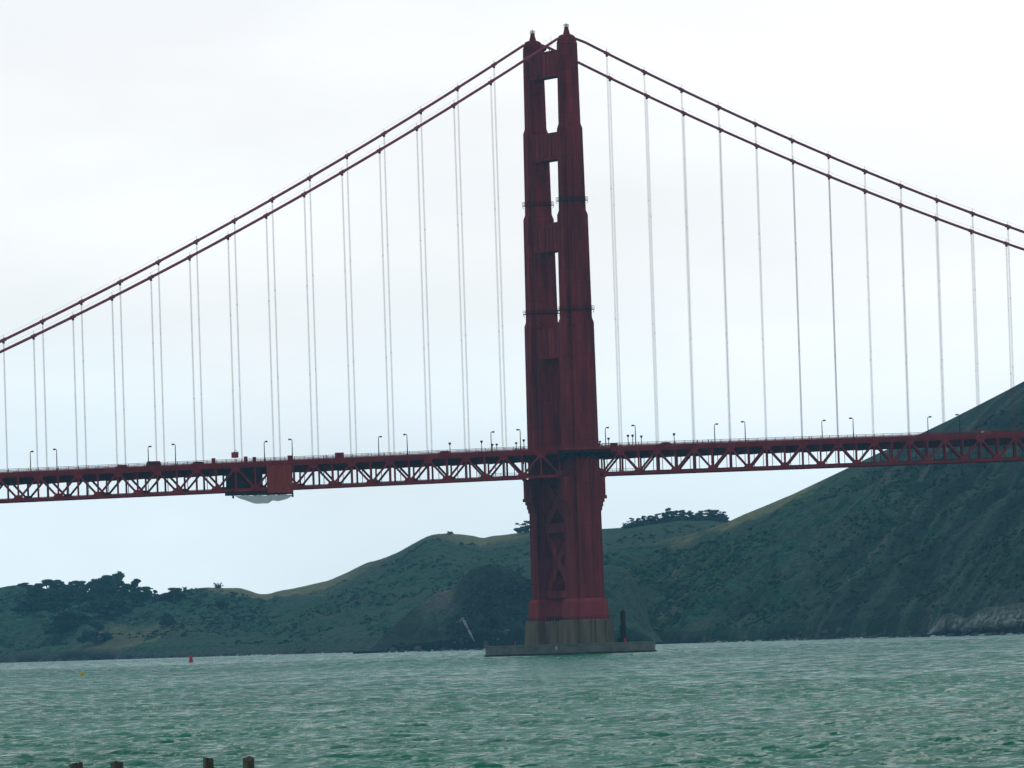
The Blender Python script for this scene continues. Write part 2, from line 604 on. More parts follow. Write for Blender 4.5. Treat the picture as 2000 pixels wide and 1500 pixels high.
# ------------------------------------------------------------------ hills
class Hill:
    def __init__(s, ridge, shore, ridgeR, backR, shape_pow=0.9, amp=10, gul=60, skew=0.0, seed=1, cliff=0.1, jit=0.0):
        a = []
        for u, v in ridge:
            phi, te = ray(u, v)
            a.append((phi, te))
        a.sort()
        s.phi = np.array([p for p, _ in a])
        s.te = np.array([t for _, t in a])
        s.shore, s.ridgeR, s.backR = shore, ridgeR, backR       # lists of (u, R)
        s.pw, s.amp, s.gul, s.skew, s.seed, s.cliff, s.jit = shape_pow, amp, gul, skew, seed, cliff, jit

    def _R(s, tab, phi):
        us = np.array([ray(u, 1240)[0] for u, _ in tab])
        return np.interp(phi, us, [r for _, r in tab])

    def zr(s, phi):
        te = np.interp(phi, s.phi, s.te)
        # soften the polyline
        d = 6.0 / FPX
        te = (te + np.interp(phi - d, s.phi, s.te) + np.interp(phi + d, s.phi, s.te)) / 3
        z = CAMP[2] + s._R(s.ridgeR, phi) * te
        if s.jit:
            xx = phi * s._R(s.ridgeR, phi)
            z = z + s.jit * (fbm(xx / 9.0, xx * 0 + s.seed, 3, s.seed) - 0.5) * 2
        return z

    def height(s, phi, R):
        """ground height at bearing phi (rad) and distance R from the beach"""
        Rs, Rr, Rb = s._R(s.shore, phi), s._R(s.ridgeR, phi), s._R(s.backR, phi)
        zr = s.zr(phi)
        t = np.clip((R - Rs) / (Rr - Rs), -0.2, 1)
        tt = np.clip(t, 0, 1)
        up = s.cliff * np.clip(tt / 0.03, 0, 1) + (1 - s.cliff) * tt ** s.pw
        b = np.clip((R - Rr) / (Rb - Rr), 0, 1)
        base = np.where(R <= Rr, zr * up, zr * (1 - b) ** 1.2)
        x, y = phi * 4500.0, R
        g = fbm((x + s.skew * (R - Rs)) / s.gul, y / (s.gul * 5.0), 4, s.seed)
        rid = 1 - np.abs(2 * g - 1) * 2.2
        n = fbm(x / (s.gul * 0.6), y / (s.gul * 1.4), 5, s.seed + 20) - 0.5
        w = np.where(R <= Rr, np.clip(tt * 6, 0, 1) * np.clip((1 - tt) * 5, 0, 1), 0)
        scr = (fbm(x / 5.0, y / 11.0, 4, s.seed + 40) - 0.5) * 6.5
        w = w * np.clip(zr / 45.0, 0.05, 1)
        z = base + w * (s.amp * (rid - 0.4) * 0.55 + s.amp * n * 1.3 + scr)
        z = np.where(t < 0, -3.0, z)
        return np.where((R <= Rr) & (t > 0), np.maximum(z, np.minimum(1.5, 200 * tt)), z)

    def mesh(s, name, cols, rows, fattr, label):
        ph = np.linspace(s.phi[0], s.phi[-1], cols)
        t = np.concatenate([[-0.03, -0.004, 0.0], np.linspace(0.004, 0.10, rows // 4), np.linspace(0.106, 1.0, rows - rows // 4), 1 + np.linspace(0.06, 1, 12)])
        T, P_ = np.meshgrid(t, ph, indexing='ij')
        Rs, Rr, Rb = s._R(s.shore, P_), s._R(s.ridgeR, P_), s._R(s.backR, P_)
        R = np.where(T <= 1, Rs + T * (Rr - Rs), Rr + (T - 1) * (Rb - Rr))
        Z = s.height(P_, R)
        X, Y = polar(P_, R)
        # column position in photo pixels, for the ground cover map
        U = 1000 + FPX * np.tan(P_ - YAW)
        at = {k: np.broadcast_to(v, Z.shape) for k, v in fattr(U, T, Z, P_, R).items()}
        o = grid_mesh(name, X, Y, Z, HILL, True, at)
        tag(o, label, 'hill', kind='structure')
        return o

    def spot(s, u, v=None, t=None):
        """world point on the ridge line (or at fraction t of the slope) seen at photo column u"""
        phi = ray(u, v if v is not None else 1150)[0]
        Rs, Rr = float(s._R(s.shore, phi)), float(s._R(s.ridgeR, phi))
        if t is None:
            t = 1.0
        R = Rs + t * (Rr - Rs)
        x, y = polar(phi, R)
        return float(x), float(y), float(s.height(np.array(phi), np.array(R))), R

    def hit(s, u, v):
        """first point of the slope that the sight line through photo pixel (u, v) meets"""
        phi, te = ray(u, v)
        Rs, Rr = float(s._R(s.shore, phi)), float(s._R(s.ridgeR, phi))
        R = np.linspace(Rs, Rr, 600)
        z = s.height(np.full_like(R, phi), R)
        ok = np.nonzero(z >= CAMP[2] + R * te)[0]
        i = ok[0] if len(ok) else len(R) - 1
        x, y = polar(phi, R[i])
        return float(x), float(y), float(z[i]), float(R[i])


def gauss(U, c, w):
    return np.exp(-((U - c) / w) ** 2)


HA = Hill([(-420, 1215), (-300, 1190), (-150, 1165), (0, 1148), (30, 1143), (60, 1142), (90, 1150), (150, 1158), (240, 1160), (300, 1163), (340, 1156), (365, 1152),
           (385, 1149), (410, 1147.5), (440, 1148), (465, 1148), (490, 1154), (505, 1160), (525, 1160.5), (545, 1154), (575, 1148.5), (610, 1141), (645, 1133),
           (680, 1117), (718, 1099), (740, 1094), (775, 1080), (810, 1061), (835, 1047), (850, 1043.5), (875, 1041.5), (905, 1044), (930, 1048), (943, 1052.5),
           (960, 1047), (985, 1045), (1010, 1041), (1035, 1036), (1100, 1034), (1180, 1033), (1215, 1031), (1235, 1028), (1280, 1020), (1330, 1014), (1380, 1012),
           (1420, 1017), (1470, 1030), (1560, 1060), (1700, 1110)],
          [(-420, 5900), (0, 5650), (500, 5250), (760, 4950), (1100, 4850), (1700, 4900)],
          [(-420, 6350), (0, 6250), (500, 6150), (900, 6000), (1250, 5750), (1700, 5700)],
          [(-420, 7600), (1700, 7400)], 0.85, 11, 75, 0.1, 3, 0.10, 0.5)


def attr_a(U, T, Z, P_, R):
    n = fbm(P_ * 4500 / 60, R / 200, 3, 91)
    crest = np.clip((T - 0.62) / 0.35, 0, 1)
    grass = crest * (gauss(U, 430, 130) + 0.75 * gauss(U, 620, 130) + 0.65 * gauss(U, 950, 130)) * (0.35 + 0.9 * n)
    grass = grass + 0.8 * gauss(U, 230, 180) * np.clip(n - 0.38, 0, 1) * 2
    dark = np.clip(n - 0.5, 0, 1) * 2.0 * (1 - crest) * gauss(U, 150, 220)
    rock = np.clip(1 - T / 0.10, 0, 1) * 0.55
    return {'dry': -0.2 + 0.5 * np.clip((U - 300) / 300, 0, 1) + 1.6 * (fbm(P_ * 4500 / 110, R / 400, 3, 61) - 0.4), 'grass': grass, 'rock': rock, 'pale': rock * 0, 'dark': dark + 0.5 * np.clip(1 - T / 0.03, 0, 1)}


HA.mesh('distant_headland', 760, 150, attr_a, 'long hazy green headland across the strait')

HB = Hill([(690, 1290), (712, 1274), (726, 1264), (740, 1251), (765, 1225), (800, 1195), (835, 1172), (850, 1161), (862, 1156), (880, 1152), (893, 1143), (905, 1129),
           (920, 1114), (940, 1102), (952, 1099), (968, 1098), (978, 1101), (990, 1108), (1005, 1114), (1020, 1123), (1040, 1136), (1090, 1120), (1140, 1112), (1180, 1106),
           (1206, 1104), (1225, 1112), (1245, 1140), (1262, 1180), (1280, 1225), (1300, 1258), (1360, 1262)],
          [(690, 4460), (800, 4400), (1000, 4330), (1360, 4300)],
          [(690, 4500), (800, 4560), (960, 4560), (1200, 4520), (1360, 4420)],
          [(690, 4800), (1360, 4900)], 0.95, 15, 24, 0.25, 17, 0.16, 1.3)


def attr_b(U, T, Z, P_, R):
    n = fbm(P_ * 4500 / 14, R / 40, 3, 55)
    rock = 0.10 + 0.62 * n * gauss(U, 960, 90) + 0.5 * gauss(U, 835, 45) * np.clip((T - 0.3) * 3, 0, 1)
    grass = 0.55 * gauss(U, 862, 25) * np.clip((T - 0.6) * 3, 0, 1) + 0.2 * gauss(U, 1030, 20)
    return {'dry': 0.7 + 0 * T, 'grass': grass, 'rock': rock, 'pale': rock * 0, 'dark': np.where(U > 1090, 0.22, 0.64) - 0.4 * gauss(U, 838, 36) * np.clip(T * 2, 0, 1) + 0.5 * np.clip(1 - T / 0.05, 0, 1)}


HB.mesh('rocky_headland', 420, 150, attr_b, 'dark rocky headland with a rounded peak left of the bridge tower')

HC = Hill([(1020, 1120), (1080, 1085), (1130, 1072), (1180, 1067), (1230, 1064), (1270, 1063), (1300, 1054), (1340, 1045), (1380, 1035), (1420, 1020.5), (1450, 1006),
           (1500, 985), (1550, 965), (1600, 941), (1650, 917), (1700, 893), (1750, 870), (1800, 846.5), (1850, 823), (1900, 797), (1950, 771), (2000, 744), (2060, 713),
           (2200, 645), (2400, 560)],
          [(1020, 4420), (1290, 4380), (1600, 4080), (2000, 3760), (2400, 3500)],
          [(1020, 4760), (1290, 4760), (1600, 4660), (2000, 4480), (2400, 4300)],
          [(1020, 5300), (2400, 5600)], 0.92, 12, 42, -0.55, 29, 0.07, 0.35)


def attr_c(U, T, Z, P_, R):
    n = fbm(P_ * 4500 / 40, R / 120, 4, 66)
    x = P_ * 4500 - 0.55 * (R - 4000)
    st = fbm(x / 11, R / 220, 4, 71)
    crest = np.clip((T - 0.86) / 0.12, 0, 1)
    grass = crest * (0.75 * gauss(U, 1530, 90) + 0.45 * gauss(U, 1300, 90)) + np.clip(n - 0.45, 0, 1) * 1.7 * gauss(U, 1400, 240) + 0.25 * np.clip(n - 0.4, 0, 1) * gauss(U, 1950, 150)
    rock = np.clip(st - 0.50, 0, 1) * 2.6 * gauss(U, 1800, 330) + 0.25 * np.clip(1 - T / 0.08, 0, 1)
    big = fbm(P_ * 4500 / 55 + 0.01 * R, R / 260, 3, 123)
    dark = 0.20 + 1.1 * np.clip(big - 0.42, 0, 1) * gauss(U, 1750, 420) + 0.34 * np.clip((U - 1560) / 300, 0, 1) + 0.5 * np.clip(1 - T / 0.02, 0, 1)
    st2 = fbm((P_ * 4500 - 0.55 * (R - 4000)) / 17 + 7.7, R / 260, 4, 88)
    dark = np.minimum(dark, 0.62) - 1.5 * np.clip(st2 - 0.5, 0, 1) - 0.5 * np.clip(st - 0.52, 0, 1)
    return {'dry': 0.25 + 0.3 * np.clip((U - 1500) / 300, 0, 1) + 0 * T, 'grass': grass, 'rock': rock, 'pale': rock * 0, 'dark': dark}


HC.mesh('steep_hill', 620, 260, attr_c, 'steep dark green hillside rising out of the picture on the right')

HD = Hill([(1800, 1252), (1818, 1225), (1828, 1212), (1840, 1202), (1856, 1198), (1874, 1202), (1886, 1208), (1897, 1200), (1915, 1188), (1940, 1183), (1962, 1184), (1980, 1178), (2000, 1176), (2050, 1165), (2200, 1110), (2300, 1150), (2360, 1220)],
          [(1800, 3800), (2000, 3640), (2360, 3520)],
          [(1800, 3830), (1900, 3745), (2000, 3700), (2360, 3600)],
          [(1800, 3950), (2360, 3850)], 0.8, 4, 9, 0.3, 47, 0.2, 0.8)


def attr_d(U, T, Z, P_, R):
    n = fbm(P_ * 4500 / 5, R / 12, 3, 15)
    band = np.clip((T - 0.05) / 0.15, 0, 1)
    return {'dry': 0.5 + 0 * T, 'grass': 0.5 * np.clip((T - 0.9) * 10, 0, 1), 'rock': 0.5 + 0 * T, 'pale': band * (-0.1 + 1.2 * fbm(P_ * 4500 / 2.2, R / 6, 3, 19)) * np.clip((1.02 - T) * 3, 0, 1), 'dark': 0.7 * (1 - band)}


HD.mesh('rocky_shore', 220, 90, attr_d, 'low shore cliff with pale rocks below the right hillside')

# ------------------------------------------------------------------ scrub and shore boulders
SCRUBM = mat_mottled('coastal_scrub', (0.014, 0.054, 0.042), (0.050, 0.120, 0.070), 0.05, 0.95)
BOULD = mat_mottled('shore_boulder', (0.04, 0.046, 0.048), (0.16, 0.17, 0.17), 0.15, 0.95)


def scrub(hills):
    rg = np.random.default_rng(77)
    vs, fs = [], []
    for H, u0, u1, n, smin, smax in hills:
        us = u0 + (u1 - u0) * rg.random(n * 3)
        ph = YAW + np.arctan((us - 1000) / FPX)
        t = 0.03 + 0.85 * rg.random(n * 3)
        Rs, Rr = H._R(H.shore, ph), H._R(H.ridgeR, ph)
        R = Rs + t * (Rr - Rs)
        keep = np.nonzero(fbm(ph * 4500 / 35, R / 90, 3, 5) > 0.47)[0][:n]
        ph, R = ph[keep], R[keep]
        x, y = polar(ph, R)
        z = H.height(ph, R)
        for cx, cy, cz in zip(x, y, z):
            sc = smin + (smax - smin) * rg.random() ** 2
            for q in range(11):
                d = rg.normal(size=3)
                d /= np.linalg.norm(d)
                d[2] = abs(d[2])
                c = np.array([cx, cy, cz]) + d * sc * np.array([1, 1, 0.75])
                a = rg.normal(size=3)
                a /= np.linalg.norm(a)
                b = np.cross(a, d)
                b /= np.linalg.norm(b) + 1e-9
                k = sc * (0.35 + 0.3 * rg.random())
                i0 = len(vs)
                vs += [c - b * k, c + a * k * 0.7, c + b * k, c - a * k * 0.7]
                fs.append((i0, i0 + 1, i0 + 2, i0 + 3))
    me = bpy.data.meshes.new('hillside_scrub')
    me.from_pydata([tuple(v) for v in vs], [], fs)
    me.materials.append(SCRUBM)
    o = bpy.data.objects.new('hillside_scrub', me)
    COL.objects.link(o)
    tag(o, 'low green scrub scattered over the hillsides', 'scrub', kind='stuff')


scrub([(HA, -60, 1040, 3000, 0.7, 2.6), (HA, 1150, 1430, 400, 0.7, 2.4), (HB, 735, 1040, 700, 0.6, 2.0), (HC, 1170, 2080, 4600, 0.5, 2.0), (HD, 1830, 2080, 120, 0.4, 1.0)])


def boulders():
    rg = np.random.default_rng(31)
    m = MB()
    for H, u0, u1, n, smax in ((HA, -60, 740, 190, 3.2), (HB, 725, 1040, 110, 2.4), (HC, 1180, 1850, 260, 2.4), (HD, 1815, 2080, 150, 2.2)):
        for k in range(n):
            u = u0 + (u1 - u0) * rg.random()
            ph = YAW + math.atan((u - 1000) / FPX)
            Rs = float(H._R(H.shore, ph))
            R = Rs + rg.normal(0, 4) - 2
            x, y = polar(ph, R)
            z = max(float(H.height(np.array(ph), np.array(R))), -0.4)
            s_ = 0.5 + smax * rg.random() ** 2.2
            rings = []
            for zz, rr_ in ((-0.5, 0.9), (0.1, 1.05), (0.5, 0.8), (0.8, 0.35)):
                rings.append([(x + s_ * rr_ * math.cos(a * 1.047) * (0.7 + 0.5 * rg.random()), y + s_ * rr_ * math.sin(a * 1.047) * (0.7 + 0.5 * rg.random()), z + s_ * zz * (0.8 + 0.4 * rg.random())) for a in range(6)])
            m.loft(rings)
    tag(m.build('shore_rocks', BOULD), 'broken grey rocks along the foot of the hills', 'rocks', kind='stuff')


boulders()


def surf():
    rg = np.random.default_rng(8)
    m = MB()
    for H, u0, u1, n in ((HB, 735, 860, 26), (HB, 860, 945, 10), (HC, 1300, 1790, 40), (HD, 1805, 1830, 10), (HD, 1840, 2080, 16), (HA, 300, 720, 26)):
        for k in range(n):
            ph = YAW + math.atan((u0 + (u1 - u0) * rg.random() - 1000) / FPX)
            R = float(H._R(H.shore, ph)) - 5 - 6 * rg.random()
            x, y = polar(ph, R)
            a, b, c = 0.6 + 2.2 * rg.random() ** 2, 0.5 + rg.random(), 0.35 + 0.7 * rg.random() ** 2
            cs, sn = math.cos(YAW), -math.sin(YAW)
            m.loft([[(x + r_ * a * math.cos(q * 0.785) * cs, y + r_ * a * math.cos(q * 0.785) * sn + r_ * b * math.sin(q * 0.785), z_ * c) for q in range(8)] for r_, z_ in ((1.0, -0.4), (0.95, 0.3), (0.6, 0.8), (0.15, 1.0))])
    tag(m.build('surf', FOAM), 'white surf breaking at the foot of the hills', 'surf', kind='stuff')


FOAM = mat_mottled('sea_foam', (0.55, 0.6, 0.6), (0.75, 0.8, 0.8), 1.0, 0.9)
surf()

# ------------------------------------------------------------------ bridge
bridge = tag(empty('suspension_bridge'), 'dark red suspension bridge with one tall twin legged tower and latticed deck', 'bridge')
YN = 13.7
PITCH, OFF = 15.24, 1.03
XL, XR = -19, 17                                  # hanger numbers at the ends of what is built


def hx(k):
    return k * PITCH + (OFF if k > 0 else -OFF if k < 0 else 0)


def zdeck(X):
    """underside of the lower chord"""
    return 64.85 + (0.013233 if X > 0 else 0.021326) * X


def zcable(X):
    if X >= 0:
        return 226.77 - 0.456965 * X + 3.7141e-4 * X * X
    return 226.77 + 0.584477 * X + 3.6446e-4 * X * X


# tower legs: plan is a stepped cross
def cross(cx, cy, wx, wy, t, s, z):
    a, b = wx / 2, wy / 2
    pts = [(-a, -b + s), (-a + t, -b + s), (-a + t, -b), (a - t, -b), (a - t, -b + s), (a, -b + s),
           (a, b - s), (a - t, b - s), (a - t, b), (-a + t, b), (-a + t, b - s), (-a, b - s)]
    return [(cx + x, cy + y, z) for x, y in pts]


TIERS = [  # z0, z1, wx, wy, t, s
    (19.5, 74.0, 12.7, 8.0, 2.5, 1.1),
    (74.0, 121.2, 12.3, 7.4, 2.4, 1.1),
    (121.2, 160.6, 10.9, 6.0, 2.1, 1.0),
    (160.6, 192.2, 9.2, 4.7, 1.7, 0.8),
    (192.2, 222.6, 7.5, 3.4, 1.2, 0.45)]
TOPZ = 222.6


def make_leg(sy):
    cy = sy * YN
    leg = MB()
    for i, (z0, z1, wx, wy, t, s) in enumerate(TIERS):
        g = 0.22                                   # slight batter
        secs = [cross(0, cy, wx + g, wy + g, t, s, z0)]
        if i < len(TIERS) - 1:
            nx = TIERS[i + 1]
            secs.append(cross(0, cy, wx - g, wy - g, t, s, z1 - 0.4))
            secs.append(cross(0, cy, nx[2] + g + 0.02, nx[3] + g + 0.02, nx[4], nx[5], z1 + 1.3))
        else:
            secs.append(cross(0, cy, wx - g, wy - g, t, s, z1))
        leg.loft(secs)
    # narrow flutes: raised ribs on the broad faces
    for (z0, z1, wx, wy, t, s) in TIERS:
        for q in (-1, 1):
            yb = cy + q * wy / 2
            hw = wx / 2 - t
            for fx in (-0.55, 0.55):
                leg.box(fx * hw - 0.32, fx * hw + 0.32, min(yb - q * 0.3, yb + q * 0.16), max(yb - q * 0.3, yb + q * 0.16), z0 + (0.3 if z0 > 30 else 0.0), z1 - 1.0)
        # capping plates on the setbacks
        if z1 < TOPZ:
            for q in (-1, 1):
                yb = cy + q * (wy / 2 - 0.45)
                leg.box(-wx * 0.18, wx * 0.18, yb - 0.4, yb + 0.4, z1 + 0.05, z1 + 1.7)
    # horizontal bands on the inner face under the struts
    yi = cy - sy * 1.0
    for zz, (z0, z1, wx, wy, t, s) in ((204, TIERS[4]), (200.5, TIERS[4]), (174, TIERS[3]), (170, TIERS[3]), (140, TIERS[2]), (136, TIERS[2]), (103, TIERS[1]), (98, TIERS[1]), (92, TIERS[1])):
        yb = cy - sy * wy / 2
        leg.box(-(wx / 2 - t) * 0.8, (wx / 2 - t) * 0.8, min(yb, yb - sy * 0.35) - 0.02, max(yb, yb - sy * 0.35) + 0.02, zz, zz + 0.7)
    o = leg.build('tower_leg', RED, bridge)
    # plinth
    p = MB()
    p.loft([cross(0, cy, 14.8, 9.9, 2.5, 1.0, 12.6), cross(0, cy, 14.6, 9.7, 2.5, 1.0, 19.3), cross(0, cy, 13.2, 8.4, 2.3, 1.1, 20.4)])
    p.build('plinth', PLINTH, o)
    # corbelled truss brackets below the deck
    for sx in (-1, 1):
        b = MB()
        x0 = 6.3
        for dz0, dz1, pr in ((57.6, 64.2, 2.0), (56.4, 57.6, 2.5), (55.2, 56.4, 1.5), (53.6, 55.2, 0.9), (52.2, 53.6, 0.45)):
            b.box(min(sx * (x0 - 1), sx * (x0 + pr)), max(sx * (x0 - 1), sx * (x0 + pr)), cy - 3.0, cy + 3.0, dz0, dz1)
        b.box(min(sx * (x0 - 1), sx * (x0 + 2.4)), max(sx * (x0 - 1), sx * (x0 + 2.4)), cy - 3.1, cy + 3.1, 64.2, 64.7)
        b.build('truss_bracket', RED, o)
    # maintenance platforms with railings
    for z, ti in ((165.6, 3), (125.7, 2)):
        _, _, wx, wy, t, s = TIERS[ti]
        a, b_ = wx / 2 + 0.45, wy / 2 + 0.45
        m = MB()
        for (xa, xb, ya, yb) in ((-a, a, -b_, -b_ + 0.9), (-a, a, b_ - 0.9, b_), (-a, -a + 0.9, -b_ + 0.9, b_ - 0.9), (a - 0.9, a, -b_ + 0.9, b_ - 0.9)):
            m.box(xa, xb, cy + ya, cy + yb, z - 0.35, z)
        for zz in (0.55, 1.1):
            for p0, p1 in (((-a, -b_), (a, -b_)), ((a, -b_), (a, b_)), ((a, b_), (-a, b_)), ((-a, b_), (-a, -b_))):
                m.bar((p0[0], cy + p0[1], z + zz), (p1[0], cy + p1[1], z + zz), 0.1, 0.1)
        for i in range(8):
            f = -1 + 2 * i / 7
            for yy in (-b_, b_):
                m.bar((f * a, cy + yy, z), (f * a, cy + yy, z + 1.15), 0.1, 0.1)
                m.bar((f * a, cy + yy * 0.97, z - 0.35), (f * a, cy + (abs(yy) - 0.9) * math.copysign(1, yy), z - 1.3), 0.12, 0.12)
        for i in range(1, 4):
            f = -1 + 2 * i / 4
            for xx in (-a, a):
                m.bar((xx, cy + f * b_, z), (xx, cy + f * b_, z + 1.15), 0.1, 0.1)
        m.build('maintenance_platform', DARKS, o)
    # saddle housing: stepped drum and a flattened dome, stretched along the cable
    h = MB()

    def ell(rx, ry, z, n=24):
        return [(rx * math.cos(2 * math.pi * k / n), cy + ry * math.sin(2 * math.pi * k / n), z) for k in range(n)]
    h.loft([ell(3.75, 2.0, 222.6), ell(4.05, 2.25, 222.75), ell(4.05, 2.25, 223.35), ell(3.8, 2.1, 223.5), ell(3.78, 2.05, 224.3), ell(3.5, 1.95, 225.1), ell(2.9, 1.75, 225.8), ell(1.7, 1.4, 226.25)])
    h.build('saddle_housing', RED, o)
    bc = MB()
    bc.lathe([(1.35, 226.1), (1.05, 227.3), (0.8, 228.3), (0.85, 228.4), (0.85, 228.8), (0.3, 228.9)], 14, (0, cy, 0))
    bo = bc.build('beacon', RED, o)
    ca = MB()
    for zz in (229.0, 229.45, 229.9):
        for a in range(8):
            a0, a1 = a * math.pi / 4, (a + 1) * math.pi / 4
            ca.bar((0.95 * math.cos(a0), cy + 0.95 * math.sin(a0), zz), (0.95 * math.cos(a1), cy + 0.95 * math.sin(a1), zz), 0.09, 0.09)
        ca.bar((-0.95, cy, zz), (0.95, cy, zz), 0.09, 0.09)
        ca.bar((0, cy - 0.95, zz), (0, cy + 0.95, zz), 0.09, 0.09)
    for a in range(8):
        a0 = a * math.pi / 4
        ca.bar((0.95 * math.cos(a0), cy + 0.95 * math.sin(a0), 229.0), (0.95 * math.cos(a0), cy + 0.95 * math.sin(a0), 230.0), 0.07, 0.07)
    ca.tube([(0, cy, 228.8), (0, cy, 230.4)], 0.12, 8)
    ca.build('antenna_cage', DARKS, o)
    return o


make_leg(-1)
make_leg(1)


def make_strut(z0, z1, wx, wy):
    m = MB()
    y = YN - wy / 2 + 0.25
    m.box(-wx / 2, wx / 2, -y, y, z0 + 0.6, z1 - 0.5)
    m.box(-wx / 2 - 0.25, wx / 2 + 0.25, -y, y, z1 - 0.5, z1)              # coping
    m.box(-wx / 2 - 0.2, wx / 2 + 0.2, -y, y, z0, z0 + 0.6)
    n = 7
    for sx in (-1, 1):                                                       # raised vertical panels
        for i in range(n):
            c = -y + (i + 0.5) * 2 * y / n
            m.box(min(sx * wx / 2, sx * (wx / 2 + 0.16)), max(sx * wx / 2, sx * (wx / 2 + 0.16)), c - y / n * 0.8, c + y / n * 0.8, z0 + 1.2, z1 - 1.1)
    for sy in (-1, 1):                                                       # stepped haunches under the ends
        for k, (dz, dy) in enumerate(((1.2, 2.6), (2.6, 1.7), (4.4, 0.9))):
            ya, yb = sy * (y - dy), sy * (y - 0.02 * k)
            m.box(-wx / 2 + 0.5 + 0.15 * k, wx / 2 - 0.5 - 0.15 * k, min(ya, yb), max(ya, yb), z0 - dz, z0 + 0.02 - (1.2 if k == 1 else 2.6 if k == 2 else 0))
    m.build('portal_strut', RED, bridge)


make_strut(211.4, 220.9, 5.3, 3.4)
make_strut(181.0, 190.9, 6.1, 4.7)
make_strut(147.6, 158.0, 6.9, 6.0)
make_strut(108.4, 119.4, 7.7, 7.4)
for z0, z1 in ((44.6, 48.0), (20.6, 23.4)):
    m = MB()
    m.box(-3.6, 3.6, -YN + 3.8, YN - 3.8, z0, z1)
    m.box(-3.8, 3.8, -YN + 3.8, YN - 3.8, z1 - 0.4, z1 + 0.05)
    m.build('horizontal_strut', RED, bridge)
for z0, z1 in ((23.4, 44.6), (48.0, 63.0)):
    for q in (-1, 1):
        m = MB()
        m.bar((0, -q * (YN - 4.2), z0), (0, q * (YN - 4.2), z1), 6.6 + q * 0.1, 3.3)
        m.build('diagonal_brace', RED, bridge)

# main cables
bands = [k for k in range(XL, XR + 1) if k]


def cable_xs():
    xs = list(np.linspace(hx(XL), -3.9, 70)) + [-2.5, 0, 2.5] + list(np.linspace(3.9, hx(XR), 70))
    return xs


for sy in (-1, 1):
    y = sy * YN
    c = MB().tube([(x, y, min(zcable(x), 224.6)) for x in cable_xs()], 0.50, 12).build('main_cable', REDL, bridge, True)
    proto_band = None
    for k in bands:
        x = hx(k)
        sl = (zcable(x + 1) - zcable(x - 1)) / 2
        d = Vector((1, 0, sl)).normalized()
        p0 = Vector((x, y, zcable(x)))
        m = MB().tube([p0 - d * 1.0, p0 - d * 0.95, p0 + d * 0.95, p0 + d * 1.0], [0.53, 0.66, 0.66, 0.53], 12)
        m.bar(p0 + Vector((0, 0, 0.5)), p0 + Vector((0, 0, 1.75)), 0.09, 0.09)
        m.build('cable_band', REDL, c)
    hr = MB()
    for dy in (-0.42, 0.42):
        for rng_ in ((XL, -1), (1, XR)):
            pts = []
            for k in range(rng_[0], rng_[1] + 1):
                pts.append((hx(k), y + dy, zcable(hx(k)) + 1.7))
                if k < rng_[1]:
                    xm = (hx(k) + hx(k + 1)) / 2
                    pts.append((xm, y + dy, zcable(xm) + 1.45))
            if rng_[0] > 0:
                pts = [(3.5, y + dy, 227.2)] + pts
            else:
                pts = pts + [(-3.5, y + dy, 227.2)]
            hr.tube(pts, 0.012, 4)
    hr.build('hand_rope', DARKS, c)
    for k in bands:
        x = hx(k)
        zt, zb = zcable(x) - 0.4, zdeck(x) + 9.2
        m = MB()
        for dx in (-0.13, 0.13):
            for dy in (-0.24, 0.24):
                m.tube([(x + dx, y + dy, zb), (x + dx, y + dy, zt)], 0.034, 5)
        for f in (0.33, 0.66):
            if zt - zb > 60:
                zz = zb + (zt - zb) * f
                m.box(x - 0.17, x + 0.17, y - 0.28, y + 0.28, zz - 0.08, zz + 0.08)
        m.box(x - 0.28, x + 0.28, y - 0.4, y + 0.4, zt - 0.9, zt)
        m.build('suspender_rope', ROPE, bridge)

# stiffening trusses
HALF = PITCH / 2


def chord_runs():
    return ((hx(XL), -OFF - HALF), (OFF + HALF, hx(XR)))


